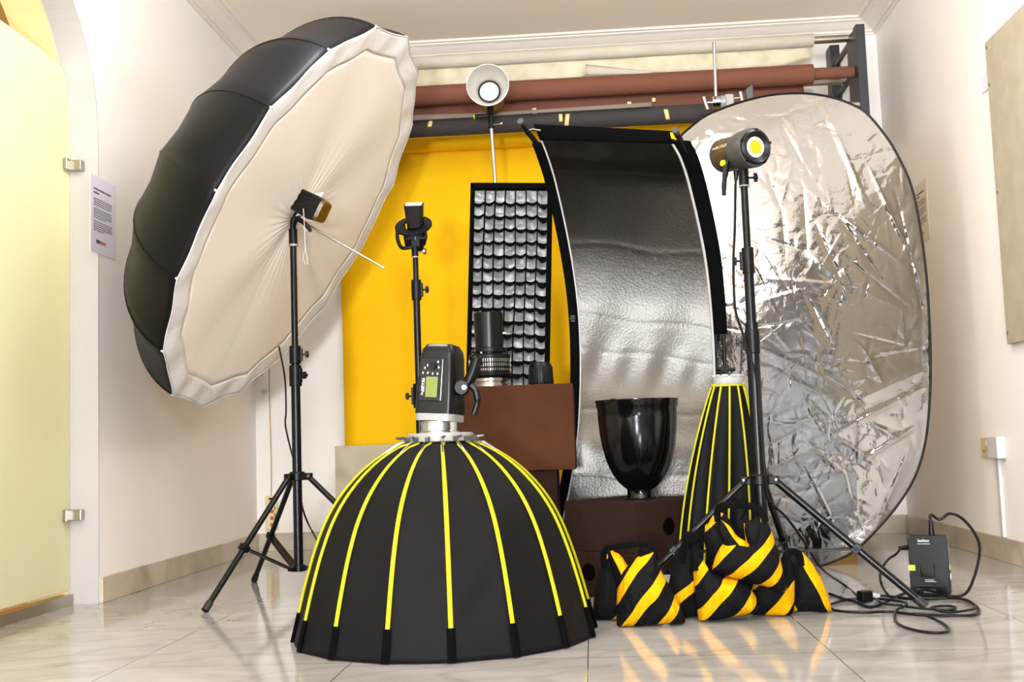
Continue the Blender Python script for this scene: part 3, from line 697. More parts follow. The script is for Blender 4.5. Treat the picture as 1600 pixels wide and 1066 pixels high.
# control face: on -Y side of local frame
def LP(x, z, y=-.0595):
    # local point on the tapered front face
    t_ = (z-.02)/.165; yy = y+(.005)*max(0, t_)
    return b4 @ Vector((x, yy, z))
ux = (b4.to_3x3() @ Vector((1, 0, 0))); uz = (LP(0, .15)-LP(0, .05)).normalized()
def plate(x0, x1, z0, z1, y0, y1):
    b = NB(); vs = [b.verts.new(LP(x, z, y)) for y in (y0, y1) for x, z in ((x0, z0), (x1, z0), (x1, z1), (x0, z1))]
    for f in ((0, 1, 2, 3), (7, 6, 5, 4), (0, 4, 5, 1), (1, 5, 6, 2), (2, 6, 7, 3), (3, 7, 4, 0)): b.faces.new([vs[i] for i in f])
    return b
link('control_panel', plate(-.045, .025, .055, .178, -.0625, -.058), M['blackgloss'], hs, smooth=False, bevel=.002)
link('display', plate(-.024, .012, .066, .125, -.0645, -.062), mat('lcd_green', srgb(112, 120, 48), .35), hs, smooth=False, bevel=.001)
link('dial', cyl(NB(), LP(-.004, .158, -.062), LP(-.004, .158, -.068), .010), M['black'], hs)
for x, z in ((-.035, .136), (-.02, .136), (-.005, .134), (.010, .134), (-.022, .158), (.013, .152), (.010, .168), (-.030, .150)):
    link('button_mark', plate(x-.0018, x+.0018, z-.003, z+.003, -.0632, -.0624), M['print'], hs, smooth=False)
text('model_lettering', 'PIKA200Pro', .0135, LP(-.033, .096, -.0634), -uz, ux, M['print'], hs, sx=.72)
b = NB()
for k in range(7): cbox(b, b4 @ Vector((.0605, -.01, .05+.011*k)), (.006, .05, .005), b4.to_3x3())
link('vent_fins', b, M['black'], hs, smooth=False)
b = NB(); tube(b, [at(746, 560, 3.25), at(740, 580, 3.25), at(731, 600, 3.25)], [.019, .022, .019], 12, flat=.8); tube(b, [at(742, 557, 3.25), at(747, 572, 3.25)], .016, 10)
link('umbrella_socket_arm', b, M['black'], hs)
b = NB(); jc = at(729, 606, 3.25); cyl(b, jc+V(-.012, .02, 0), jc+V(-.012, -.028, 0), .021, n=28); cbox(b, jc+V(-.03, 0, 0), (.035, .03, .034)); link('pivot_joint', b, M['black'], hs, bevel=.002)
link('pivot_bolt', cyl(NB(), jc+V(-.004, -.025, 0), jc+V(-.004, -.031, 0), .007), M['chrome'], hs)
b = NB(); tube(b, smooth_path([at(736, 602, 3.23), at(744, 612, 3.23), at(746, 628, 3.23), at(742, 643, 3.23), at(740, 647, 3.23)], 5), [.015]*10+[.012]*11, 10, flat=.7); link('lever_handle', b, M['black'], hs)

# ---------------------------------------------------------------- brown boxes in the back
BY = 4.2
zt = at(895, 599, BY).z
def bxt(name, label, lo, hi, m):
    b = NB(); box(b, lo, hi); o = link(name, b, m, None, smooth=False, bevel=.003, loc=((lo[0]+hi[0])/2, (lo[1]+hi[1])/2, lo[2])); return tag(o, label, 'box')
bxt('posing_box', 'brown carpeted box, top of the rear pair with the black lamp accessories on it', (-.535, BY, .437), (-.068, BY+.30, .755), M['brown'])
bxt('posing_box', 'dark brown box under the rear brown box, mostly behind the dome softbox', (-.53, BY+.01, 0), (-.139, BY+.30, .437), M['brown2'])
# cream board behind
b = NB(); box(b, (-1.217, 5.30, 0), (-.66, 5.36, .555)); tag(link('cream_panel', b, M['board'], None, smooth=False, bevel=.003, loc=(-.95, 5.33, 0)), 'cream board standing upright behind the left side of the dome softbox', 'board')

# optical snoot on the rear box
SN = at(765, 560, 4.32); SN = Vector((SN.x, 4.32, .755))
sn = thing('optical_snoot', 'black cylindrical optical snoot with louvred ring on the rear brown box', 'snoot', SN)
def lz(b, pr, m, name, parent=sn, n=40): return link(name, lathe(b, pr, SN, n=n), m, parent)
lz(NB(), [(0, 0), (.066, 0), (.066, .012), (.06, .014), (.06, .02), (.066, .022), (.066, .034), (.056, .04), (0, .04)], M['steel'], 'chrome_base')
lz(NB(), [(0, .036), (.078, .036), (.083, .042), (.083, .05), (.078, .054), (.078, .108), (.080, .110), (.080, .122), (.074, .126), (0, .126)], M['black'], 'louvred_body')
b = NB()
for row, (za, zb_) in enumerate(((.095, .108), (.078, .090), (.062, .070))):
    for k in range(56):
        a = 2*PI*k/56; d = Vector((math.cos(a), math.sin(a), 0))
        cbox(b, SN+d*.079+V(0, 0, (za+zb_)/2), (.003, .0032, zb_-za), Matrix.Rotation(a, 3, 'Z'))
link('louvres', b, M['steel'], sn, smooth=False)
lz(NB(), [(0, .134), (.068, .134), (.068, .148), (.062, .151), (0, .151)], M['black'], 'upper_flange')
lz(NB(), [(0, .12), (.05, .12), (.05, .136), (0, .136)], M['black'], 'neck')
lz(NB(), [(0, .15), (.054, .15), (.0565, .285), (.053, .288), (0, .284)], M['blackm'], 'lens_barrel')
for a, z in ((-1.9, .13), (-2.3, .14), (-1.2, .042)):
    d = V(math.cos(a), math.sin(a), 0); link('screw', cyl(NB(), SN+d*.07+V(0, 0, z), SN+d*.076+V(0, 0, z), .004, n=10), M['chrome'], sn)
link('side_screw', cyl(NB(), SN+V(.056, -.01, .205), SN+V(.068, -.012, .205), .006, n=12), M['chrome'], sn)
SP = Vector((at(845, 590, 4.32).x, 4.32, .755))
b = NB(); lathe(b, [(0, 0), (.046, 0), (.048, .004), (.044, .075), (.036, .088), (.02, .091), (0, .091)], SP, n=40)
cpp = thing('lens_cap', 'small black tapered cup upside down on the rear brown box', 'cup', SP); link('cup_body', b, M['black'], cpp)
b = NB()
for k in range(24):
    a = 2*PI*k/24; d = V(math.cos(a), math.sin(a), 0); tube(b, [SP+d*.0475+V(0, 0, .008), SP+d*.0445+V(0, 0, .070)], .0016, 5)
link('grip_ridges', b, M['black'], cpp)

# ---------------------------------------------------------------- strip softbox with grid
SY = 4.9
A, B_, = at(737, 291, SY), at(862, 291, SY)
wS = B_.x-A.x
zT = (A.z+B_.z)/2; xT = (A.x+B_.x)/2
bl, br_ = at(728, 600, SY), at(850, 590, SY); xB = (bl.x+br_.x)/2+.012; slope = (xT-xB)/(zT-.8)
ux_ = Vector((1, 0, 0)); upS = Vector((slope, .0, 1)).normalized(); nS = ux_.cross(upS).normalized(); ux_ = upS.cross(nS)*1
if nS.y > 0: nS = -nS
ux_ = Vector((1, 0, -slope)).normalized()
TOPc = Vector((xT, SY, zT)); LEN = zT-.012
sb_ = thing('strip_softbox', 'tall narrow black strip softbox with a fabric egg crate grid', 'softbox', TOPc-upS*LEN)
def SPt(x, s, y): return TOPc+ux_*x-upS*s+Vector((0, y, 0))
hw = wS/2
b = NB()     # shell: front rim tapering to the back
rows = []
for (f, y) in ((1.0, -.02), (1.02, .02), (.62, .13), (.25, .19)):
    ring = [SPt(-hw*f, LEN/2-(LEN/2)*f**.6, y), SPt(hw*f, LEN/2-(LEN/2)*f**.6, y), SPt(hw*f, LEN/2+(LEN/2)*min(1, f**.6), y), SPt(-hw*f, LEN/2+(LEN/2)*min(1, f**.6), y)]
    rows.append([b.verts.new(p) for p in ring])
for r0, r1 in zip(rows, rows[1:]):
    for k in range(4): b.faces.new((r0[k], r0[(k+1) % 4], r1[(k+1) % 4], r1[k]))
b.faces.new(rows[-1]); thick(link('shell', b, M['blackfab'], sb_, smooth=False), .003)
b = NB()
def rimpt(k, y):
    return SPt(*k, y)
for (x0, x1, s0, s1) in ((-hw, -hw+.016, -.002, LEN), (hw-.016, hw, -.002, LEN), (-hw, hw, -.004, .022), (-hw, hw, LEN-.03, LEN)):
    vs = [b.verts.new(SPt(x, s+(.010*(1-(x/hw)**2) if s < .1 else 0), y)) for y in (-.052, -.002) for x, s in ((x0, s0), (x1, s0), (x1, s1), (x0, s1))]
    for f in ((0, 1, 2, 3), (7, 6, 5, 4), (0, 4, 5, 1), (1, 5, 6, 2), (2, 6, 7, 3), (3, 7, 4, 0)): b.faces.new([vs[i] for i in f])
link('rim', b, M['blackfab'], sb_, smooth=False, bevel=.003)
NC = 7; NRW = 28; cw = (2*hw-.03)/NC; rh = (LEN-.04)/NRW
b = NB()
# silver lining cloth bulging in each cell
def lining(u, v):
    x = -hw+.015+(2*hw-.03)*u; s = .012+(LEN-.03)*v
    cu = (u*NC) % 1; cv = (v*NRW) % 1
    y = -.004+.010*math.sin(cu*PI)*math.sin(cv*PI)+.004*math.sin(x*60+s*11)+.0045*math.sin(s*140+3*math.sin(x*31))
    return SPt(x, s, y)
grid(b, lining, 42, 168); link('silver_lining', b, M['griddiff'], sb_)
b = NB()
for k in range(1, NC):
    x = -hw+.015+cw*k
    pts = [(x+.003*math.sin(s*9+k), s) for s in [LEN*j/60 for j in range(61)]]
    for (xa, s0), (xb, s1) in zip(pts, pts[1:]):
        vs = [b.verts.new(SPt(xx+dx, ss, y)) for dx in (-.0016, .0016) for xx, ss in ((xa, s0), (xb, s1)) for y in (-.05, -.012)]
        for f in ((0, 1, 3, 2), (4, 6, 7, 5), (0, 2, 6, 4), (1, 5, 7, 3)): b.faces.new([vs[i] for i in f])
def crate(u, v, j):
    x = -hw+.012+(2*hw-.024)*u; cu = (u*NC) % 1; c_ = int(u*NC*.999)
    dr = .011*math.sin(cu*PI)*(1 if c_ < NC-1 else 1.6)+(.012 if c_ == NC-1 else 0)*cu+.003*math.sin(j*2.1+c_*1.7)
    return (x, .02+rh*j+dr*v)
for j in range(1, NRW):
    vs = [[None, None] for _ in range(NC*6+1)]
    for i in range(NC*6+1):
        u = i/(NC*6)
        xf, sf = crate(u, 1, j); xb, sb2 = crate(u, .25, j)
        vs[i] = [b.verts.new(SPt(xf, sf, -.05)), b.verts.new(SPt(xf, sf+.014, -.05)), b.verts.new(SPt(xb, sb2, -.012))]
    for i in range(NC*6):
        a, c = vs[i], vs[i+1]
        b.faces.new((a[0], c[0], c[1], a[1])); b.faces.new((a[0], a[2], c[2], c[0])); b.faces.new((a[1], c[1], c[2], a[2]))
link('egg_crate_grid', b, M['blackfab'], sb_, auto=30)

# ---------------------------------------------------------------- lamp on chrome pole
LY = 5.24
lc = at(762, 133, LY-.16); ld = Vector((.0, -1, .0)); ld = Vector((.02, -1, -.02)).normalized()
cobs = thing('studio_lamp', 'lit lamp with round white bowl reflector high above the strip softbox', 'studio light', lc)
R0 = lc
b = NB(); lathe(b, [(.047, -.115), (.06, -.10), (.083, -.04), (.094, -.004), (.097, 0), (.0955, 0), (.0925, -.004), (.0815, -.04), (.0585, -.099), (.047, -.112)], R0, ld, 56)
link('bowl_reflector', b, mat('reflector_inner', (.42, .39, .34), .4), cobs)
b = NB(); lathe(b, [(.0965, -.001), (.0985, 0), (.0985, .004), (.0955, .004), (.095, -.001)], R0, ld, 56, close=True); link('reflector_rim', b, M['white'], cobs)
b = NB(); lathe(b, [(.044, -.108), (.053, -.108), (.053, -.100), (.044, -.100)], R0, ld, 40, close=True); link('lens_ring', b, M['black'], cobs)
b = NB(); lathe(b, [(0, -.098), (.03, -.1), (.046, -.108), (.046, -.115), (0, -.115)], R0, ld, 40); link('lens', b, mat('lamp_glow', (1, 1, 1), .3, emis=(1, .95, .85), es=1.3), cobs)
b = NB(); lathe(b, [(0, -.31), (.05, -.31), (.058, -.30), (.06, -.13), (.054, -.115), (0, -.115)], R0, ld, 32); link('housing', b, mat('reflected_yellow_metal', srgb(120, 92, 30), .35, .3), cobs)  # yellow mirrored on the housing is put into its base colour
pb = R0+ld*(-.17)+V(0, 0, -.06)
b = NB(); cbox(b, pb+V(0, 0, -.015), (.03, .05, .04)); cyl(b, pb+V(-.015, -.02, -.045), pb+V(-.075, -.02, -.045), .011, n=14); cyl(b, pb+V(0, 0, -.10), pb+V(0, 0, -.02), .014, n=16); link('mount_bracket', b, M['black'], cobs, bevel=.002)
link('lime_cap', cyl(NB(), pb+V(-.075, -.02, -.045), pb+V(-.08, -.02, -.045), .0115, n=14), M['limegreen'], cobs)
b = NB(); cyl(b, pb+V(.012, -.01, -.085), pb+V(.05, -.015, -.083), .0025, n=8); cbox(b, pb+V(.05, -.015, -.083), (.008, .012, .007)); link('thumbscrew', b, M['chrome'], cobs)
ptop = pb+V(0, 0, -.10); plow = at(774, 290, LY)
pd = (plow-ptop).normalized()
poleend = ptop+pd*((ptop.z-.35)/(-pd.z))
cst = thing('chrome_light_stand', 'chrome pole of the stand behind the strip softbox carrying the lit lamp', 'light stand', (poleend.x, poleend.y, 0))
link('pole', cyl(NB(), ptop+pd*.0, poleend, .0085, n=18), M['chrome'], cst)
b = NB(); cyl(b, poleend+V(0, 0, .05), poleend-V(0, 0, .08), .02, n=16); link('hub', b, M['black'], cst)
for a in (.2, 2.3, 4.4):
    d = V(math.cos(a), math.sin(a), 0); link('leg', cyl(NB(), poleend+d*.015, Vector((poleend.x, poleend.y, .01))+d*.30, .01, n=12), M['chrome'], cst)

# ---------------------------------------------------------------- curved silver panel
LE = [(843, 217, 4.35), (852, 240, 4.40), (866, 285, 4.49), (885, 370, 4.60), (898, 450, 4.655), (904, 520, 4.67), (905, 600, 4.66), (900, 690, 4.60), (886, 775, 4.60), (868, 850, 4.60), (856, 884, 4.60)]
RE = [(1051, 222, 4.33), (1066, 250, 4.38), (1080, 295, 4.46), (1101, 390, 4.56), (1111, 470, 4.61), (1116, 545, 4.62), (1118, 620, 4.61), (1116, 700, 4.56), (1106, 780, 4.54), (1092, 850, 4.53), (1082, 882, 4.53)]
LEp = smooth_path([at(*p) for p in LE], 8); REp = smooth_path([at(*p) for p in RE], 8)
cvp = thing('curved_reflector', 'bowed silver fabric reflector panel in a black frame behind the black bowl', 'reflector', LEp[-1].lerp(REp[-1], .5))
def edge(Pth, t):
    x = t*(len(Pth)-1); i = min(int(x), len(Pth)-2); return Pth[i].lerp(Pth[i+1], x-i)
crease = (.17, .31, .46, .53, .64, .76, .9)
def cv(u, v):
    p = edge(LEp, v).lerp(edge(REp, v), u)
    n = Vector((-.1, -1, 0))
    h = 0
    for k, c in enumerate(crease):
        w_ = c+.004*math.sin(u*9+k*2)
        h += .0016*math.exp(-abs(v-w_)/.003)
    h += .003*math.exp(-v/.04)*math.sin(u*44+2*math.sin(u*9))+.0018*math.exp(-((v-.56)/.05)**2)*math.sin(u*26+v*30)+.0012*math.sin(u*13+v*21)
    h -= .012*math.sin(u*PI)*math.sin(v*PI)*.5
    return p+n*h
b = NB(); grid(b, cv, 90, 260); thick(link('silver_fabric', b, M['foil2'], cvp, auto=0), .0015)
b = NB(); tube(b, [edge(LEp, k/60)+V(.004, -.004, 0) for k in range(61)], .0045, 6); link('pale_hem', b, mat('pale_hem', (.42, .41, .40), .7), cvp)
b = NB(); tube(b, [edge(REp, k/60)+V(-.004, -.004, 0) for k in range(61)], .006, 6); link('pale_hem', b, bpy.data.materials['pale_hem'], cvp)
# black sleeves and frame tubes
def band(Pa, offa, offb, t0, t1, y=.0):
    b = NB(); grid(b, lambda u, v: edge(Pa, t0+(t1-t0)*v)+Vector((offa+(offb-offa)*u, y-.006*math.sin(u*PI), 0)), 4, 50); return b
thick(link('side_sleeve', band(LEp, -.034, -.0, .03, 1.0), M['blackfab'], cvp), .014)
def bandv(t0, t1, wf_):
    b = NB(); grid(b, lambda u, v: edge(REp, t0+(t1-t0)*v)+Vector((wf_(t0+(t1-t0)*v)*u, .002-.008*math.sin(u*PI), 0)), 4, 50); return b
wfn = lambda t: .062-.02*t
thick(link('side_sleeve', bandv(.0, .47, lambda t: .068-.035*t), M['blackfab'], cvp), .014)
thick(link('side_sleeve', bandv(.62, 1.0, lambda t: .040), M['blackfab'], cvp), .014)
b = NB(); tube(b, [edge(REp, .40+.3*k/20)+V(.040, .004, 0) for k in range(21)], .0085, 10); link('frame_rod', b, M['blackm'], cvp)
b = NB(); tube(b, [edge(REp, .45+.2*k/20)+V(.010, .004, 0) for k in range(21)], .0035, 6); link('bungee_cord', b, M['black'], cvp)
c1 = edge(REp, .545)+V(.04, -.005, 0)
b = NB(); cyl(b, c1+V(-.035, 0, .004), c1+V(.04, 0, 0), .008, n=14); cyl(b, c1+V(-.012, -.02, 0), c1+V(-.012, .0, 0), .012, n=12); cbox(b, c1, (.026, .026, .032)); link('frame_clamp', b, M['black'], cvp, bevel=.002)
c2 = edge(LEp, .47)+V(-.02, -.012, 0)
b = NB(); cyl(b, c2+V(-.014, 0, 0), c2+V(.012, 0, 0), .013, n=14); cbox(b, c2, (.02, .022, .03)); link('frame_clamp', b, M['black'], cvp, bevel=.002)
tl0, tr0 = edge(LEp, .0)+V(-.004, -.004, .0), edge(REp, 0)+V(.012, -.004, .0)
tl = at(834, 194, 4.33); tr = at(1056, 205, 4.31)
b = NB(); grid(b, lambda u, v: (tl.lerp(tr, u)+V(0, -.004*math.sin(v*PI), 0)).lerp(edge(LEp, .012).lerp(edge(REp, .012), u)+V(0, -.006, 0), v), 20, 4)
thick(link('top_sleeve', b, M['blackfab'], cvp), .012)
b = NB(); grid(b, lambda u, v: (at(1047, 207, 4.305)).lerp(at(1059, 209, 4.305), u).lerp(at(1049, 217, 4.305).lerp(at(1059, 218, 4.305), u), v), 2, 2); thick(link('yellow_tab', b, M['yellowpaper'], cvp), .006)
b = NB(); tube(b, [at(813, 190, 4.27), at(822, 204, 4.30), at(834, 218, 4.345), edge(LEp, .06)+V(-.016, 0, 0)], .0105, 14); link('frame_rod', b, M['blackm'], cvp)
link('rod_cap', cyl(NB(), at(813, 189, 4.262), at(815, 193, 4.28), .0125, n=18), M['darkgrey'], cvp)
b = NB(); tube(b, [at(825, 204, 4.32), at(832, 202, 4.33), at(845, 204, 4.33)], .004, 8); link('corner_connector', b, M['steel'], cvp)
b = NB(); tube(b, [at(1055, 204, 4.28), at(1064, 222, 4.33), edge(REp, .06)+V(.03, 0, 0)], .0125, 14); link('frame_rod', b, M['blackm'], cvp)
link('rod_cap', cyl(NB(), at(1055, 203, 4.265), at(1057, 207, 4.28), .0135, n=18), M['darkgrey'], cvp)
b = NB(); bl_, brr = edge(LEp, 1), edge(REp, 1); tube(b, [Vector((bl_.x-.02, bl_.y, .012)), Vector((brr.x+.03, brr.y, .012))], .012, 12); tube(b, [Vector((bl_.x-.02, bl_.y, .012)), bl_+V(-.015, 0, 0)], .01, 10); tube(b, [Vector((brr.x+.03, brr.y, .012)), brr+V(.02, 0, 0)], .01, 10); link('base_rod', b, M['blackm'], cvp)

# ---------------------------------------------------------------- oval silver reflector
OUT = [(1068, 208), (1098, 184), (1123, 172), (1156, 160), (1196, 150), (1233, 146), (1270, 147), (1306, 154), (1337, 166), (1356, 179), (1379, 206), (1400, 238), (1424, 291), (1439, 364), (1448, 437), (1452, 497), (1454, 560), (1453, 620), (1446, 689), (1430, 744), (1402, 790), (1366, 832), (1335, 861), (1303, 877), (1275, 886), (1250, 888), (1200, 885), (1150, 872), (1105, 845), (1070, 800), (1045, 730), (1030, 640), (1022, 540), (1020, 430), (1024, 340), (1034, 270), (1048, 233)]
P0 = V(.84, 4.745, .004); PN = Vector((.02, -1, .035)).normalized()
def onp(u, v): d = ray(u, v); return CAM+d*((P0-CAM).dot(PN)/d.dot(PN))
RU = Vector((1, 0, 0)); RU = (RU-PN*RU.dot(PN)).normalized(); RV = PN.cross(RU)*1.
if RV.z < 0: RV = -RV
o3 = [onp(u, v) for u, v in OUT]
o3 = smooth_path(o3+[o3[0]], 5)[:-1]
o2 = [((p-P0).dot(RU), (p-P0).dot(RV)) for p in o3]
cx0 = sum(p[0] for p in o2)/len(o2); cy0 = sum(p[1] for p in o2)/len(o2)
rf = thing('oval_reflector', 'large oval crumpled silver foil reflector leaning at the right', 'reflector', P0)
rnd = random.Random(11)
segs = []
def px2(u, v): q = onp(u, v); return ((q-P0).dot(RU), (q-P0).dot(RV))
# creases read off the photographed foil: u0 v0 u1 v1 height
CR = [(1290, 165, 1360, 330, 2.2), (1235, 180, 1260, 270, 1.2), (1216, 185, 1270, 280, 1.2), (1200, 270, 1222, 330, 1.4), (1222, 330, 1228, 400, 1.3), (1240, 250, 1218, 330, 1),
      (1270, 300, 1420, 420, 2.4), (1300, 320, 1380, 440, 2), (1255, 290, 1262, 390, 1.5), (1262, 390, 1320, 445, 1.8), (1275, 350, 1320, 450, 1.8), (1320, 400, 1420, 480, 2.4), (1190, 370, 1270, 395, 1.2), (1350, 240, 1440, 440, 2.2),
      (1200, 435, 1320, 445, 1.4), (1320, 445, 1420, 485, 1.5), (1260, 460, 1300, 540, 2), (1280, 465, 1340, 480, 1.6), (1190, 470, 1300, 440, .9), (1180, 510, 1270, 500, 1), (1330, 520, 1410, 540, 2), (1360, 560, 1450, 545, 2), (1350, 545, 1380, 600, 1.8),
      (1230, 590, 1300, 622, 1.5), (1290, 590, 1350, 630, 1.6), (1350, 620, 1450, 575, 2.4), (1300, 680, 1450, 600, 2.4), (1330, 730, 1440, 660, 2.4), (1300, 675, 1390, 740, 1.8), (1190, 660, 1290, 655, .9), (1190, 735, 1270, 700, .9), (1195, 700, 1260, 665, .8),
      (1370, 820, 1420, 700, 2.2), (1345, 650, 1410, 690, 1.8), (1260, 690, 1320, 740, 1.8), (1260, 730, 1300, 810, 1.4), (1200, 600, 1250, 560, .8), (1180, 540, 1290, 590, 1.1), (1400, 300, 1445, 500, 2)]
for a in CR:
    (xa, ya), (xb, yb) = px2(a[0], a[1]), px2(a[2], a[3]); segs.append((xa, ya, xb, yb, a[4]*.0015*rnd.choice((1, 1, -1)), rnd.uniform(.005, .013)))
for k in range(420):
    u = rnd.uniform(1040, 1440); v = rnd.uniform(180, 870); x, y = px2(u, v)
    dense = (.35+.65*max(0, (u-1150)/300))*(1.0 if v > 400 or u > 1330 else .35); L = rnd.uniform(.04, .22); a = rnd.uniform(0, PI)
    segs.append((x, y, x+L*math.cos(a), y+L*math.sin(a), rnd.uniform(.0006, .0020)*rnd.choice((-1, 1))*dense, rnd.uniform(.004, .009)))
S = np.array(segs)
def foil_h(P):
    P = np.asarray(P); A_ = S[:, :2]; Bv = S[:, 2:4]-A_; L2 = (Bv**2).sum(1)
    h = np.zeros(len(P))
    for k in range(len(S)):
        d = P-A_[k]; t = np.clip((d@Bv[k])/L2[k], 0, 1); dd = np.sqrt(((d-t[:, None]*Bv[k])**2).sum(1)); taper = np.sin(PI*np.clip(.08+.84*t, 0, 1))
        side = np.sign(d[:, 0]*Bv[k][1]-d[:, 1]*Bv[k][0])
        h += S[k, 4]*taper*np.exp(-dd/S[k, 5])*(1+.5*side*np.minimum(1, dd/S[k, 5]))
    x, y = P[:, 0], P[:, 1]
    h += .003*np.sin(x*5.1+y*2.3)+.0025*np.sin(y*6.7-x*4.1+1)+.0006*np.sin(x*17+3*np.sin(y*6))
    return h
NRG, NA = 150, len(o2)
pts2 = []; 
for i in range(NA):
    for j in range(NRG+1):
        s = (j/NRG)
        pts2.append((cx0+(o2[i][0]-cx0)*s, cy0+(o2[i][1]-cy0)*s))
# finer angular sampling
AN = 760
oo = np.array(o2+[o2[0]]); ti = np.linspace(0, len(o2), AN, endpoint=False); ii = ti.astype(int); ff = (ti-ii)[:, None]
rim2 = oo[ii]*(1-ff)+oo[ii+1]*ff
Ps = np.array([(cx0+(rx-cx0)*s, cy0+(ry-cy0)*s) for rx, ry in rim2 for s in [k/NRG for k in range(1, NRG+1)]])
hh = foil_h(Ps); ss = np.tile(np.arange(1, NRG+1)/NRG, AN); hh *= np.clip((1-ss)/.06, 0, 1)**.7*.85+.0
hc = foil_h(np.array([[cx0, cy0]]))[0]
b = NB(); cvt = b.verts.new(P0+RU*cx0+RV*cy0+PN*hc)
vv = [b.verts.new(P0+RU*p[0]+RV*p[1]+PN*h) for p, h in zip(Ps, hh)]
for i in range(AN):
    j = (i+1) % AN
    b.faces.new((cvt, vv[i*NRG], vv[j*NRG]))
    for k in range(NRG-1): b.faces.new((vv[i*NRG+k], vv[i*NRG+k+1], vv[j*NRG+k+1], vv[j*NRG+k]))
thick(link('silver_foil', b, M['foil'], rf, auto=0), .001)
b = NB(); tube(b, [P0+RU*p[0]+RV*p[1] for p in rim2[::2]], .0055, 8, closed=True); link('black_rim', b, M['black'], rf)
b = NB()
link('back_cloth', (lambda bb_: (bb_.faces.new([bb_.verts.new(P0+RU*p[0]+RV*p[1]-PN*.025) for p in rim2[::4]]), bb_)[1])(NB()), M['blackfab'], rf, smooth=False)

# C-stand behind with grip head
gy = 5.16
gp = at(1118, 162, gy)
cs = thing('grip_stand', 'chrome grip stand and rod rising behind the oval silver reflector', 'grip stand', (gp.x+.04, gy, 0))
gx = gp.x+.045
link('column', cyl(NB(), (gx, gy, .3), (gx, gy, gp.z+.02), .0125, n=18), M['chrome'], cs)
link('hub', cyl(NB(), (gx, gy, .25), (gx, gy, .36), .022), M['chrome'], cs)
for a in (.3, 2.4, 4.5):
    d = V(math.cos(a), math.sin(a), 0); b = NB(); tube(b, [V(gx, gy, .3)+d*.02, V(gx, gy, .22)+d*.12, V(gx, gy, .02)+d*.36, V(gx, gy, .012)+d*.40], .011, 12); link('leg', b, M['chrome'], cs)
b = NB(); cyl(b, gp+V(-.018, -.02, 0), gp+V(.02, -.02, 0), .028, n=28); link('grip_disc', b, M['chrome'], cs, bevel=.002)
b = NB(); cyl(b, gp+V(.02, -.02, 0), gp+V(.045, -.02, 0), .03, n=28); cbox(b, gp+V(.06, -.01, -.005), (.04, .05, .075)); link('grip_body', b, M['pale'], cs, bevel=.004)
b = NB(); cyl(b, gp+V(-.018, -.02, 0), gp+V(-.045, -.02, 0), .006, n=12); tube(b, [gp+V(-.055, -.02, .028), gp+V(-.048, -.02, 0), gp+V(-.038, -.02, -.03)], .009, 10); link('wing_handle', b, M['chrome'], cs)
b = NB(); cyl(b, gp+V(.07, -.02, .012), gp+V(.115, -.02, .016), .005, n=12); tube(b, [gp+V(.112, -.02, .042), gp+V(.116, -.02, .016), gp+V(.120, -.02, -.015)], .009, 10); link('wing_handle', b, M['chrome'], cs)
rt = at(1115, 70, gy); b = NB(); cyl(b, gp+V(.0, -.02, .0), V(rt.x, gy-.02, rt.z), .0075, n=14); link('rod', b, M['chrome'], cs)
link('rod_tip', cyl(NB(), V(rt.x, gy-.02, rt.z), V(rt.x, gy-.02, rt.z+.004), .009, n=14), M['chrome'], cs)
for z in (.012, -.014): link('disc_hole', cyl(NB(), gp+V(-.006, -.046, z), gp+V(-.006, -.049, z), .004, n=10), M['black'], cs)
ct = at(1171, 150, 5.03)
b = NB(); vs = [(-.016, .03), (.006, .045), (.017, .045), (.014, -.045), (-.008, -.045), (-.018, .015)]
A_ = [b.verts.new(ct+V(x, -.012, z)) for x, z in vs]; Bq = [b.verts.new(ct+V(x, .012, z)) for x, z in vs]
b.faces.new(A_); b.faces.new(Bq[::-1])
for i in range(6): b.faces.new((A_[i], A_[(i+1) % 6], Bq[(i+1) % 6], Bq[i]))
tag(link('spring_clamp', b, M['darkgrey'], None, smooth=False, bevel=.003, loc=ct), 'dark grey clamp jaw gripping the top edge of the oval reflector', 'clamp')

# ---------------------------------------------------------------- front brown boxes
def rot_box(name, label, near, u, v, z0, z1, m, hole=None):
    b = NB(); near = Vector((near[0], near[1], 0)); u = Vector((*u, 0)); v = Vector((*v, 0))
    ps = [near, near+v, near+u+v, near+u]
    lo = [b.verts.new(p+V(0, 0, z0)) for p in ps]; hi = [b.verts.new(p+V(0, 0, z1)) for p in ps]
    b.faces.new(lo[::-1]); b.faces.new(hi)
    for i in range(4): b.faces.new((lo[i], lo[(i+1) % 4], hi[(i+1) % 4], hi[i]))
    return b
near = V(.131, 3.88, 0); uu = V(-.245, .235, 0); vv2 = V(.235, .245, 0)
def front_box(label, z0, z1, near, uu, vv2, side, hz, hs_):
    t = thing('posing_box', label, 'box', (near.x, near.y+.2, z0))
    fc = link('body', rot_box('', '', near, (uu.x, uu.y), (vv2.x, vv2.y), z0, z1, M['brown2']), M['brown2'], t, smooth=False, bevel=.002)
    d = vv2 if side == 'r' else uu; n = Vector((d.y, -d.x, 0)).normalized()
    if n.y > 0: n = -n
    c = near+d*hs_+V(0, 0, hz); hm = M['blackhole']
    b = NB(); lathe(b, [(0, 0), (.030, 0), (.030, .0015), (0, .0015)], c-n*.0002, n, 28); link('hand_hole', b, hm, t)
    return t
M['blackhole'] = mat('dark_hole', (.003, .002, .002), 1.0, spec=0.)
front_box('dark brown box turned cornerwise under the black bowl, with a round hole', .152, .327, near, uu, vv2, 'r', .235, .5)
front_box('lowest dark brown box on the floor under the box with the black bowl', 0, .152, near+V(-.01, -.022, 0), uu*1.02, vv2*1.0, 'l', .085, .62)

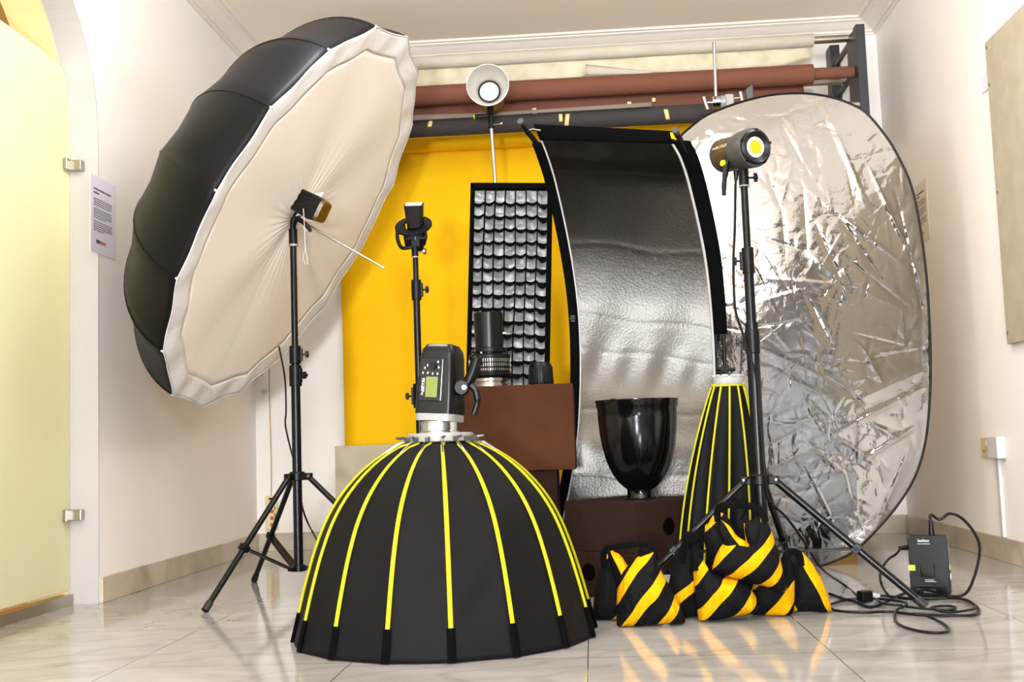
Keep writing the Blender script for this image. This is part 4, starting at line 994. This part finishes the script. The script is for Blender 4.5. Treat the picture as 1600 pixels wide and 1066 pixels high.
# black bowl reflector
BC = V(.161, 4.1, .327)
bw = thing('bowl_reflector', 'large glossy black deep bowl reflector standing on the cornered box', 'reflector', BC)
pr = [(0, .0), (.050, .0), (.052, .004), (.050, .012), (.0475, .016), (.0475, .03), (.0485, .036), (.058, .043), (.078, .062), (.100, .095), (.117, .135), (.130, .185), (.1375, .235), (.1415, .285), (.1425, .325), (.146, .329), (.1465, .345), (.149, .350), (.149, .354), (.144, .354), (.141, .33), (.135, .235), (.10, .10), (.045, .05), (0, .05)]
link('bowl', lathe(NB(), pr, BC, n=72), M['blackgloss'], bw)
b = NB(); tube(b, [BC+V(-.050, .0, .005), BC+V(.06, .0, .005)], .004, 6); lathe(b, [(.0, .001), (.055, .001), (.056, .006), (.0, .006)], BC, n=40); link('mount_flange', b, M['black'], bw)
link('rim_bead', cyl(NB(), BC+V(-.095, -.112, .352), BC+V(-.080, -.122, .352), .005, n=8), M['black'], bw)

# ---------------------------------------------------------------- folded softbox
FCc = V(.475, 3.985, 0)
fb = thing('folded_softbox', 'folded black softbox with yellow ribs standing upright behind the sandbags', 'softbox', FCc)
NF = 12
def fold(u, v, out=0.):
    # v 0 top .. 1 bottom
    z = .718*(1-v)+.004; a = 2*PI*u-PI/2; k = (u*NF) % 1
    r = .05+.102*math.sin(min(1, v*1.15)*PI/2)**.85-(.03*max(0, v-.85)/.15)
    dip = .030*math.sin(min(1, v*1.3)*PI/2)
    r = r*(1-.02)-dip*(math.sin(k*PI)**.7)+out
    cxx = FCc.x+(-.055*v); return Vector((cxx+r*math.cos(a), FCc.y+r*math.sin(a)*.85, z))
b = NB(); grid(b, lambda u, v: fold(u, v), NF*8, 40, True); link('folded_fabric', b, M['domefab'], fb, auto=0)
for i in range(NF):
    b = NB(); tube(b, [fold(i/NF, k/36*.93+.0, .003) for k in range(37)], .0036, 6); link('piping', b, M['lime'], fb)
b = NB(); lathe(b, [(0, .715), (.047, .715), (.052, .722), (.052, .742), (.047, .745), (0, .745)], FCc, n=36)
for k in range(10):
    a = 2*PI*k/10; cbox(b, FCc+V(.047*math.cos(a), .047*math.sin(a), .748), (.012, .02, .008), Matrix.Rotation(a, 3, 'Z'))
link('mount_ring', b, M['grey'], fb)
b = NB(); tube(b, [fold(k/48, .012, .004) for k in range(48)], .0036, 6, closed=True); link('top_piping', b, M['lime'], fb)

# ---------------------------------------------------------------- right lamp
Lf, Lb = at(1183, 229, 3.62), at(1122, 247, 3.80)
ax = (Lf-Lb).normalized()
ax = Vector((.47, -.88, -.085)).normalized()
LL = at(1180, 230, 3.60)
sl = thing('studio_lamp', 'cylindrical LED studio lamp with yellow disc on the tall right stand', 'studio light', LL)
mb = mat('lamp_body', srgb(72, 56, 24), .38, .2)
mg = mat('lamp_grey', srgb(64, 61, 59), .4, .1)
link('housing', lathe(NB(), [(0, -.185), (.040, -.185), (.052, -.180), (.055, -.165), (.055, -.075), (0, -.075)], LL, ax, 40), mb, sl)
link('rear_ring', lathe(NB(), [(.03, -.19), (.046, -.188), (.0565, -.176), (.0575, -.16), (.054, -.16)], LL, ax, 40), mg, sl)
link('front_collar', lathe(NB(), [(.05, -.08), (.058, -.078), (.062, -.05), (.064, -.012), (.062, -.002), (.056, 0), (.05, -.004), (.05, -.08)], LL, ax, 48), mg, sl)
link('front_ring', lathe(NB(), [(.0, -.012), (.056, -.012), (.056, .006), (.050, .010), (.046, .006), (.034, .002), (.030, -.003), (0, -.003)], LL, ax, 48), M['black'], sl)
f4 = Matrix.Translation(LL) @ frame(ax)
b = NB()
for k in range(5):
    a = PI/2+2*PI*k/5; cbox(b, f4 @ Vector((.053*math.cos(a), .053*math.sin(a), .004)), (.012, .008, .010), f4.to_3x3() @ Matrix.Rotation(a, 3, 'Z'))
link('bayonet_lugs', b, M['black'], sl, smooth=False)
link('white_surround', lathe(NB(), [(0, -.002), (.0325, -.002), (.0335, .0015), (.031, .003), (0, .0015)], LL, ax, 40), M['white'], sl)
link('yellow_led', lathe(NB(), [(0, .001), (.0225, .001), (.0225, .0035), (0, .0035)], LL, ax, 36), mat('led_yellow', srgb(226, 156, 10), .4, emis=srgb(255, 190, 30), es=.12), sl)
# lettering on the side
side = ax.cross(Vector((0, 0, 1))).normalized()
if side.y > 0: side = -side
upv = side.cross(ax).normalized(); upv = upv if upv.z > 0 else -upv
nrm_ = (side*.95+upv*.30).normalized(); tdir = ax; uv_ = nrm_.cross(ax); uv_ = uv_ if uv_.z > 0 else -uv_
text('lamp_lettering', 'nanlite FORZA', .0155, LL-ax*.12+nrm_*.0556, ax, uv_, mat('bronze_print', srgb(190, 165, 120), .5), sl, sx=.85)
RH = V(RC[0], RC[1], 1.37)
b = NB(); cyl(b, RH-V(0, 0, .02), RH+V(0, 0, .04), .0165, n=20); cbox(b, RH+V(0, -.005, .055), (.03, .035, .035)); cbox(b, RH+V(-.025, -.01, .068), (.07, .03, .028)); cyl(b, RH+V(.0, -.03, .058), RH+V(0, .02, .058), .016, n=20); cbox(b, RH+V(-.045, -.015, .085), (.03, .03, .03)); link('mount_bracket', b, M['black'], sl, bevel=.002)
b = NB(); tube(b, smooth_path([RH+V(-.055, -.03, .055), RH+V(-.062, -.03, .02), RH+V(-.068, -.03, -.02), RH+V(-.070, -.03, -.055)], 4), [.010]*6+[.008]*4+[.007]*3, 10); link('tilt_lever', b, M['black'], sl)
link('lime_cap', cyl(NB(), RH+V(-.064, -.03, .05), RH+V(-.071, -.035, .05), .010, n=14), M['limegreen'], sl)
b = NB(); cyl(b, RH+V(.012, 0, .005), RH+V(.035, 0, .005), .0035, n=8)
for a in range(4): cyl(b, RH+V(.033, .009*math.cos(a*PI/2), .005+.009*math.sin(a*PI/2)), RH+V(.044, .009*math.cos(a*PI/2), .005+.009*math.sin(a*PI/2)), .006, n=10)
link('thumbscrew', b, M['black'], sl)
b = NB(); lathe(b, [(.016, -.003), (.0175, 0), (.016, .003)], RH-V(0, 0, .022), n=20, close=True); link('socket_ring', b, M['pale'], sl)
# lamp cable down the stand
cpath = [at(1150, 272, 3.66), at(1149, 300, 3.66), at(1148, 360, 3.65), at(1146, 405, 3.64), at(1147, 460, 3.64), at(1150, 490, 3.64), at(1160, 520, 3.64), at(1168, 545, 3.64), at(1178, 575, 3.63), at(1185, 600, 3.63), at(1187, 650, 3.63), at(1192, 700, 3.63), at(1196, 745, 3.62), at(1200, 780, 3.64), at(1230, 810, 3.66), at(1260, 852, 3.68), at(1285, 890, 3.70), fl(1320, 915, .006), fl(1345, 935, .006)]
b = NB(); tube(b, [at(1150, 266, 3.66), at(1150, 282, 3.66)], [.009, .006], 10); tube(b, smooth_path(cpath, 6), .0042, 8)
tag(link('power_cable', b, M['black'], None, loc=at(1146, 405, 3.64)), 'black cable running from the yellow disc lamp down the tall right stand', 'cable')

# ---------------------------------------------------------------- battery pack
bp_ = V(1.075, 3.83, 0); bt4 = Matrix.Translation(bp_) @ Matrix.Rotation(math.radians(-2), 4, 'Z') @ Matrix.Rotation(math.radians(-3.2), 4, 'X')
bt_ = thing('battery_pack', 'black battery pack with lime stripe standing on the floor at right', 'battery', bp_)
b = NB(); M6 = bt4 @ Matrix.Rotation(PI/2, 4, 'X')
rbox(b, Matrix.Translation(bp_) @ Matrix.Rotation(math.radians(-21), 4, 'Z') @ Matrix.Rotation(math.radians(90-3), 4, 'X') @ Matrix.Translation((0, .099, 0)), [(.118, .19, .010, -.034), (.122, .194, .012, -.030), (.122, .194, .012, .028), (.118, .19, .010, .032)])
link('casing', b, mat('battery_black', (.003, .003, .0033), .27, spec=.2), bt_, auto=35)
B4 = Matrix.Translation(bp_) @ Matrix.Rotation(math.radians(-21), 4, 'Z') @ Matrix.Rotation(math.radians(-3), 4, 'X')
bx = B4.to_3x3() @ Vector((1, 0, 0)); bz = B4.to_3x3() @ Vector((0, 0, 1))
def bplate(name, x0, x1, z0, z1, y0, y1, m, bev=0.):
    b = NB(); box(b, (x0, y0, z0), (x1, y1, z1), B4); return link(name, b, m, bt_, smooth=False, bevel=bev)
bplate('lime_stripe', -.0625, -.042, .082, .10, -.0345, -.0, M['limegreen'])
bplate('lime_stripe', .055, .0625, .085, .102, -.02, .015, M['limegreen'])
bplate('socket_panel', -.026, .018, .062, .102, -.0355, -.031, M['blackgloss'], .002)
bplate('lower_panel', -.05, .05, .006, .036, -.0360, -.031, M['blackgloss'], .002)
bplate('vent_panel', -.02, .018, .012, .024, -.0372, -.033, M['darkgrey'])
bplate('side_label', .0605, .0622, .10, .17, -.02, .02, mat('side_grey', (.09, .09, .09), .4))
link('side_button', cyl(NB(), B4 @ V(.0605, 0, .062), B4 @ V(.064, 0, .062), .011), M['white'], bt_)
text('brand_lettering', 'leofoto', .0135, B4 @ V(-.012, -.0345, .178), bx, bz, M['print'], bt_, sx=.9)
bplate('rating_lines', -.014, .014, .0525, .0535, -.0350, -.033, M['print']); bplate('rating_lines', -.014, .020, .0475, .0485, -.0350, -.033, M['print'])
bplate('brand_underline', -.032, .008, .167, .168, -.0350, -.033, M['print'])
for z in (.17, .10): link('case_screw', cyl(NB(), B4 @ V(.048, -.031, z), B4 @ V(.048, -.0335, z), .003, n=8), M['black'], bt_)
pt = B4 @ V(.012, -.002, .196)
# cable 1 from top loops right to floor
b = NB(); cyl(b, pt, pt+V(0, 0, .045), .010, .007, n=14); tube(b, smooth_path([pt+V(0, 0, .03), pt+V(.001, 0, .065), at(1468, 812, 3.83), at(1483, 803, 3.82), at(1500, 808, 3.80), at(1518, 826, 3.78), at(1530, 850, 3.76), at(1528, 880, 3.74), at(1517, 915, 3.72), at(1505, 930, 3.7), fl(1485, 932, .02), fl(1460, 925, .026), fl(1435, 921, .03), fl(1412, 928, .02), fl(1390, 938, .01), fl(1370, 947, .006), fl(1355, 948, .006), fl(1335, 940, .006), fl(1318, 936, .006), fl(1296, 928, .006)], 6), .0048, 8)
tag(link('power_cable', b, M['black'], None, loc=pt), 'thick black cable looping out of the top of the battery pack', 'cable')
sp_ = B4 @ V(-.06, 0, .155)
b = NB(); tube(b, [sp_, sp_+V(-.035, -.004, -.002)], [.009, .006], 10); tube(b, smooth_path([sp_+V(-.03, -.004, -.002), at(1400, 866, 3.80), at(1386, 876, 3.78), at(1376, 895, 3.76), at(1377, 912, 3.75), fl(1386, 928, .008), fl(1400, 934, .006), fl(1440, 937, .006), fl(1490, 934, .006), fl(1516, 942, .006), fl(1530, 953, .006), fl(1522, 961, .006), fl(1490, 962, .006), fl(1430, 960, .006), fl(1390, 956, .006), fl(1350, 957, .006), fl(1310, 955, .006), fl(1298, 951, .006)], 6), .0042, 8)
tag(link('power_cable', b, M['black'], None, loc=sp_), 'thin black cable plugged into the left side of the battery pack', 'cable')
b = NB(); tube(b, smooth_path([fl(1296, 945, .006), fl(1320, 938, .007), fl(1350, 935, .012), fl(1375, 936, .012), fl(1412, 941, .012), fl(1415, 947, .012), fl(1402, 953, .012), fl(1398, 965, .006), fl(1405, 976, .006), fl(1430, 985, .006), fl(1460, 989, .006), fl(1480, 987, .006), fl(1480, 980, .006), fl(1465, 970, .006), fl(1445, 962, .015), fl(1430, 961, .015)], 6), .0042, 8)
tube(b, smooth_path([fl(1415, 948, .013), fl(1450, 952, .012), fl(1488, 953, .012), fl(1492, 949, .012), fl(1475, 947, .012), fl(1455, 950, .012), fl(1480, 957, .012), fl(1520, 952, .012), fl(1521, 944, .012), fl(1500, 936, .012), fl(1430, 935, .012), fl(1372, 931, .012), fl(1367, 935, .012), fl(1384, 944, .013), fl(1410, 946, .013)], 6), .0038, 8)
tag(link('power_cable', b, M['black'], None, loc=fl(1440, 965, 0)), 'tangled coil of black cable lying on the floor before the battery pack', 'cable')
pl = fl(1352, 942, 0)
t = thing('power_plug', 'black plug lying on the floor left of the battery pack', 'plug', pl)
b = NB(); cbox(b, pl+V(0, 0, .02), (.04, .035, .036), Matrix.Rotation(.4, 3, 'Z')); link('plug_body', b, M['black'], t, smooth=False, bevel=.005)
b = NB(); cyl(b, pl+V(.02, 0, .024), pl+V(.045, .0, .018), .008, n=12); link('strain_relief', b, M['grey'], t)

# ---------------------------------------------------------------- sandbags
def stripe_mat(name, ang, period, duty, phase, bend, dark=False):
    m = bpy.data.materials.new(name); m.use_nodes = True; nt = m.node_tree; N = nt.nodes; L = nt.links; bs = N['Principled BSDF']
    tc = N.new('ShaderNodeTexCoord'); sep = N.new('ShaderNodeSeparateXYZ'); L.new(tc.outputs['Object'], sep.inputs[0])
    def mth(op, a, b_=None, c=None):
        n = N.new('ShaderNodeMath'); n.operation = op
        for i, x in enumerate((a, b_, c)):
            if x is None: continue
            if isinstance(x, (int, float)): n.inputs[i].default_value = x
            else: L.new(x, n.inputs[i])
        return n.outputs[0]
    x, z = sep.outputs[0], sep.outputs[2]
    ns = N.new('ShaderNodeTexNoise'); ns.inputs['Scale'].default_value = 9; ns.inputs['Detail'].default_value = 1; L.new(tc.outputs['Object'], ns.inputs['Vector'])
    val = mth('SUBTRACT', mth('MULTIPLY', z, math.cos(ang)), mth('MULTIPLY', x, math.sin(ang)))
    val = mth('SUBTRACT', val, mth('MULTIPLY', mth('MULTIPLY', x, mth('ABSOLUTE', x)), bend))
    val = mth('ADD', val, mth('MULTIPLY', mth('SUBTRACT', ns.outputs['Fac'], .5), .022))
    fr = mth('FRACT', mth('ADD', mth('DIVIDE', val, period), phase+10.))
    fac = mth('LESS_THAN', fr, duty)
    mx = N.new('ShaderNodeMix'); mx.data_type = 'RGBA'; L.new(fac, mx.inputs[0]); mx.inputs[6].default_value = (.0035, .0035, .0038, 1); mx.inputs[7].default_value = (*srgb(214, 156, 0), 1)
    L.new(mx.outputs[2], bs.inputs['Base Color']); bs.inputs['Roughness'].default_value = .75; bs.inputs['Specular IOR Level'].default_value = .12
    n2 = N.new('ShaderNodeTexNoise'); n2.inputs['Scale'].default_value = 26; n2.inputs['Detail'].default_value = 4; n2.inputs['Distortion'].default_value = .6
    mp = N.new('ShaderNodeMapping'); mp.inputs['Rotation'].default_value = (0, -.6, 0); mp.inputs['Scale'].default_value = (2.2, 1, .8); L.new(tc.outputs['Object'], mp.inputs['Vector']); L.new(mp.outputs['Vector'], n2.inputs['Vector'])
    bp = N.new('ShaderNodeBump'); bp.inputs['Strength'].default_value = .8; bp.inputs['Distance'].default_value = .014; L.new(n2.outputs['Fac'], bp.inputs['Height']); L.new(bp.outputs['Normal'], bs.inputs['Normal'])
    return m
def pillow(pts, Y, T, m, parent, name='pouch', lean=0., seed=0):
    """pouch whose front outline is pts (pixels) at depth Y, T = half thickness"""
    P = [at(u, v, Y) for u, v in pts]; P = smooth_path(P+[P[0]], 5)[:-1]; n = len(P)
    # keep corners crisp-ish
    c = sum(P, Vector())/n; b = NB(); K = 12; rnd = random.Random(seed); a1, a2, a3 = rnd.uniform(20, 35), rnd.uniform(30, 50), rnd.uniform(0, 6)
    zmin = min(p.z for p in P)
    def pt_(i, s, sgn):
        p = c.lerp(P[i], s); h = T*(1-s**2.6)**.62 if s < 1 else 0
        wr = .0035*math.sin(a1*p.x+a2*p.z+a3)*math.sin(a2*p.x-a1*p.z)*(1-s**4)+.004*math.sin((p.z-p.x)*70+a3)*(1-s**4)*.5
        hz = 1.0-.35*max(0, (p.z-c.z)/(max(q.z for q in P)-c.z+1e-6))
        return Vector((p.x, Y+T*.0+sgn*(h*hz+wr)+lean*(p.z-zmin), max(p.z, .003)))
    cf, cb_ = b.verts.new(pt_(0, 0, -1)), b.verts.new(pt_(0, 0, 1))
    F = [[b.verts.new(pt_(i, k/K, -1)) for i in range(n)] for k in range(1, K)]; Bk = [[b.verts.new(pt_(i, k/K, 1)) for i in range(n)] for k in range(1, K)]; R = [b.verts.new(pt_(i, 1, 0)) for i in range(n)]
    for S_, ce in ((F+[R], cf), (Bk+[R], cb_)):
        for i in range(n):
            j = (i+1) % n; b.faces.new((ce, S_[0][i], S_[0][j]))
            for k in range(len(S_)-1): b.faces.new((S_[k][i], S_[k+1][i], S_[k+1][j], S_[k][j]))
    return link(name, b, m, parent, auto=0)
def strap(pts, parent, r=.010, name='carry_strap', flat=.35):
    b = NB(); tube(b, smooth_path([at(*p) for p in pts], 6), r, 10, flat=flat, flatup=(0, -1, .3)); return link(name, b, M['strap'], parent)
g = 'striped sandbags piled around the tall stand'
# bag A
tA = thing('sandbag', 'black and yellow striped sandbag at the left, closest to the dome softbox', 'sandbag', fl(1016, 975, 0), g)
pillow([(925, 968), (930, 920), (938, 890), (945, 862), (955, 857), (975, 880), (985, 915), (985, 960), (970, 974), (945, 973)], 3.50, .055, stripe_mat('stripe_a2', .75, .16, .17, .62, .5), tA, seed=1)
pillow([(964, 983), (963, 945), (968, 905), (985, 880), (1000, 868), (1012, 862), (1024, 866), (1030, 885), (1040, 905), (1052, 925), (1071, 972), (1040, 977), (1000, 981)], 3.37, .062, stripe_mat('stripe_a', .82, .082, .38, .44, 1.9), tA, seed=2)
pillow([(962, 912), (955, 885), (948, 860), (958, 862), (970, 868), (985, 888), (1000, 880), (1008, 900), (1000, 930), (975, 935)], 3.42, .035, stripe_mat('stripe_a3', 2.0, .10, .42, .25, .5), tA, name='pouch_top', seed=3)
strap([(944, 885, 3.44), (943, 868, 3.43), (950, 857, 3.42), (975, 853, 3.40), (1003, 850, 3.39), (1018, 855, 3.38), (1024, 872, 3.38), (1020, 888, 3.38)], tA, r=.010)
b = NB(); lathe(b, [(0, -.02), (.018, -.016), (.024, 0), (.018, .016), (0, .02)], at(1008, 866, 3.38), (.3, -.5, 1), 14); link('knot', b, M['strap'], tA)
# bag B
tB = thing('sandbag', 'black and yellow striped sandbag in the middle, under the raised one', 'sandbag', fl(1130, 970, 0), g)
pillow([(1046, 962), (1043, 930), (1046, 905), (1052, 880), (1056, 862), (1070, 850), (1084, 856), (1090, 885), (1094, 925), (1092, 960), (1075, 968)], 3.50, .055, stripe_mat('stripe_b2', .6, .13, .22, .15, .3), tB, seed=4)
pillow([(1092, 973), (1087, 935), (1084, 905), (1082, 880), (1083, 862), (1095, 870), (1105, 888), (1122, 900), (1150, 905), (1168, 915), (1182, 935), (1184, 955), (1160, 962), (1125, 968)], 3.42, .065, stripe_mat('stripe_b', .80, .088, .38, .46, 1.2), tB, seed=5)
strap([(1064, 880, 3.44), (1068, 858, 3.43), (1075, 845, 3.42), (1086, 850, 3.42), (1090, 872, 3.40), (1092, 892, 3.39)], tB, r=.012)
b = NB(); lathe(b, [(0, -.026), (.02, -.022), (.03, 0), (.024, .02), (0, .028)], at(1080, 845, 3.44), (.2, -.2, 1), 14); link('strap_bundle', b, M['strap'], tB)
# bag D/E
tD = thing('sandbag', 'black and yellow striped sandbag at the right end of the pile', 'sandbag', fl(1235, 962, 0), g)
pillow([(1174, 960), (1174, 925), (1185, 900), (1210, 880), (1225, 870), (1238, 880), (1242, 920), (1236, 964), (1205, 965)], 3.50, .05, stripe_mat('stripe_d', .80, .12, .36, .84, 1.), tD, seed=6)
pillow([(1238, 956), (1234, 920), (1230, 885), (1232, 865), (1250, 862), (1262, 872), (1276, 890), (1288, 915), (1299, 957), (1270, 959)], 3.54, .055, stripe_mat('stripe_e', -1.15, .105, .27, .03, .3), tD, seed=7)
strap([(1226, 900, 3.45), (1226, 875, 3.45), (1234, 863, 3.46), (1248, 866, 3.47), (1252, 885, 3.47)], tD, r=.011)
# bag C draped on top
tC = thing('sandbag', 'black and yellow striped sandbag lying on top of the others beside the column', 'sandbag', at(1165, 915, 3.42), g)
pillow([(1104, 862), (1100, 840), (1108, 815), (1122, 800), (1140, 812), (1150, 840), (1150, 880), (1130, 893), (1112, 885)], 3.52, .045, stripe_mat('stripe_c2', .75, .12, .3, .5, .2), tC, seed=8)
pillow([(1112, 892), (1118, 870), (1130, 850), (1150, 842), (1170, 850), (1185, 838), (1190, 812), (1202, 822), (1212, 850), (1222, 885), (1229, 924), (1200, 918), (1165, 910), (1135, 902)], 3.42, .062, stripe_mat('stripe_c', .66, .083, .38, .66, 2.0), tC, seed=9)
pillow([(1126, 812), (1140, 822), (1152, 838), (1168, 848), (1175, 862), (1160, 868), (1140, 862), (1128, 845), (1121, 828)], 3.41, .03, stripe_mat('stripe_c3', 2.2, .075, .5, .3, .2), tC, name='pouch_top', seed=10)
pillow([(1162, 818), (1174, 812), (1190, 805), (1196, 822), (1192, 850), (1180, 872), (1168, 868), (1165, 845)], 3.43, .03, stripe_mat('stripe_c4', 1.6, .075, .4, .2, .2), tC, name='pouch_top', seed=12)
strap([(1122, 815, 3.45), (1121, 800, 3.44), (1128, 791, 3.43), (1150, 789, 3.43), (1175, 792, 3.43), (1190, 800, 3.42), (1196, 815, 3.41)], tC, r=.011)
strap([(1158, 812, 3.45), (1166, 795, 3.44), (1162, 775, 3.45), (1166, 750, 3.55), (1180, 745, 3.62)], tC, r=.003, name='hang_cord', flat=1)
# small white strip seen behind bag A: adapter block on the floor
p = at(1040, 907, 3.75)
tpb = thing('adapter_block', 'small white adapter block with black top between two sandbags', 'adapter', (p.x, 3.78, 0))
b = NB(); box(b, (p.x-.016, 3.76, .0), (p.x+.030, 3.80, .098)); link('white_body', b, M['white'], tpb, smooth=False, bevel=.002)
b = NB(); box(b, (p.x-.016, 3.76, .098), (p.x+.030, 3.80, .118)); link('black_top', b, M['black'], tpb, smooth=False, bevel=.002)
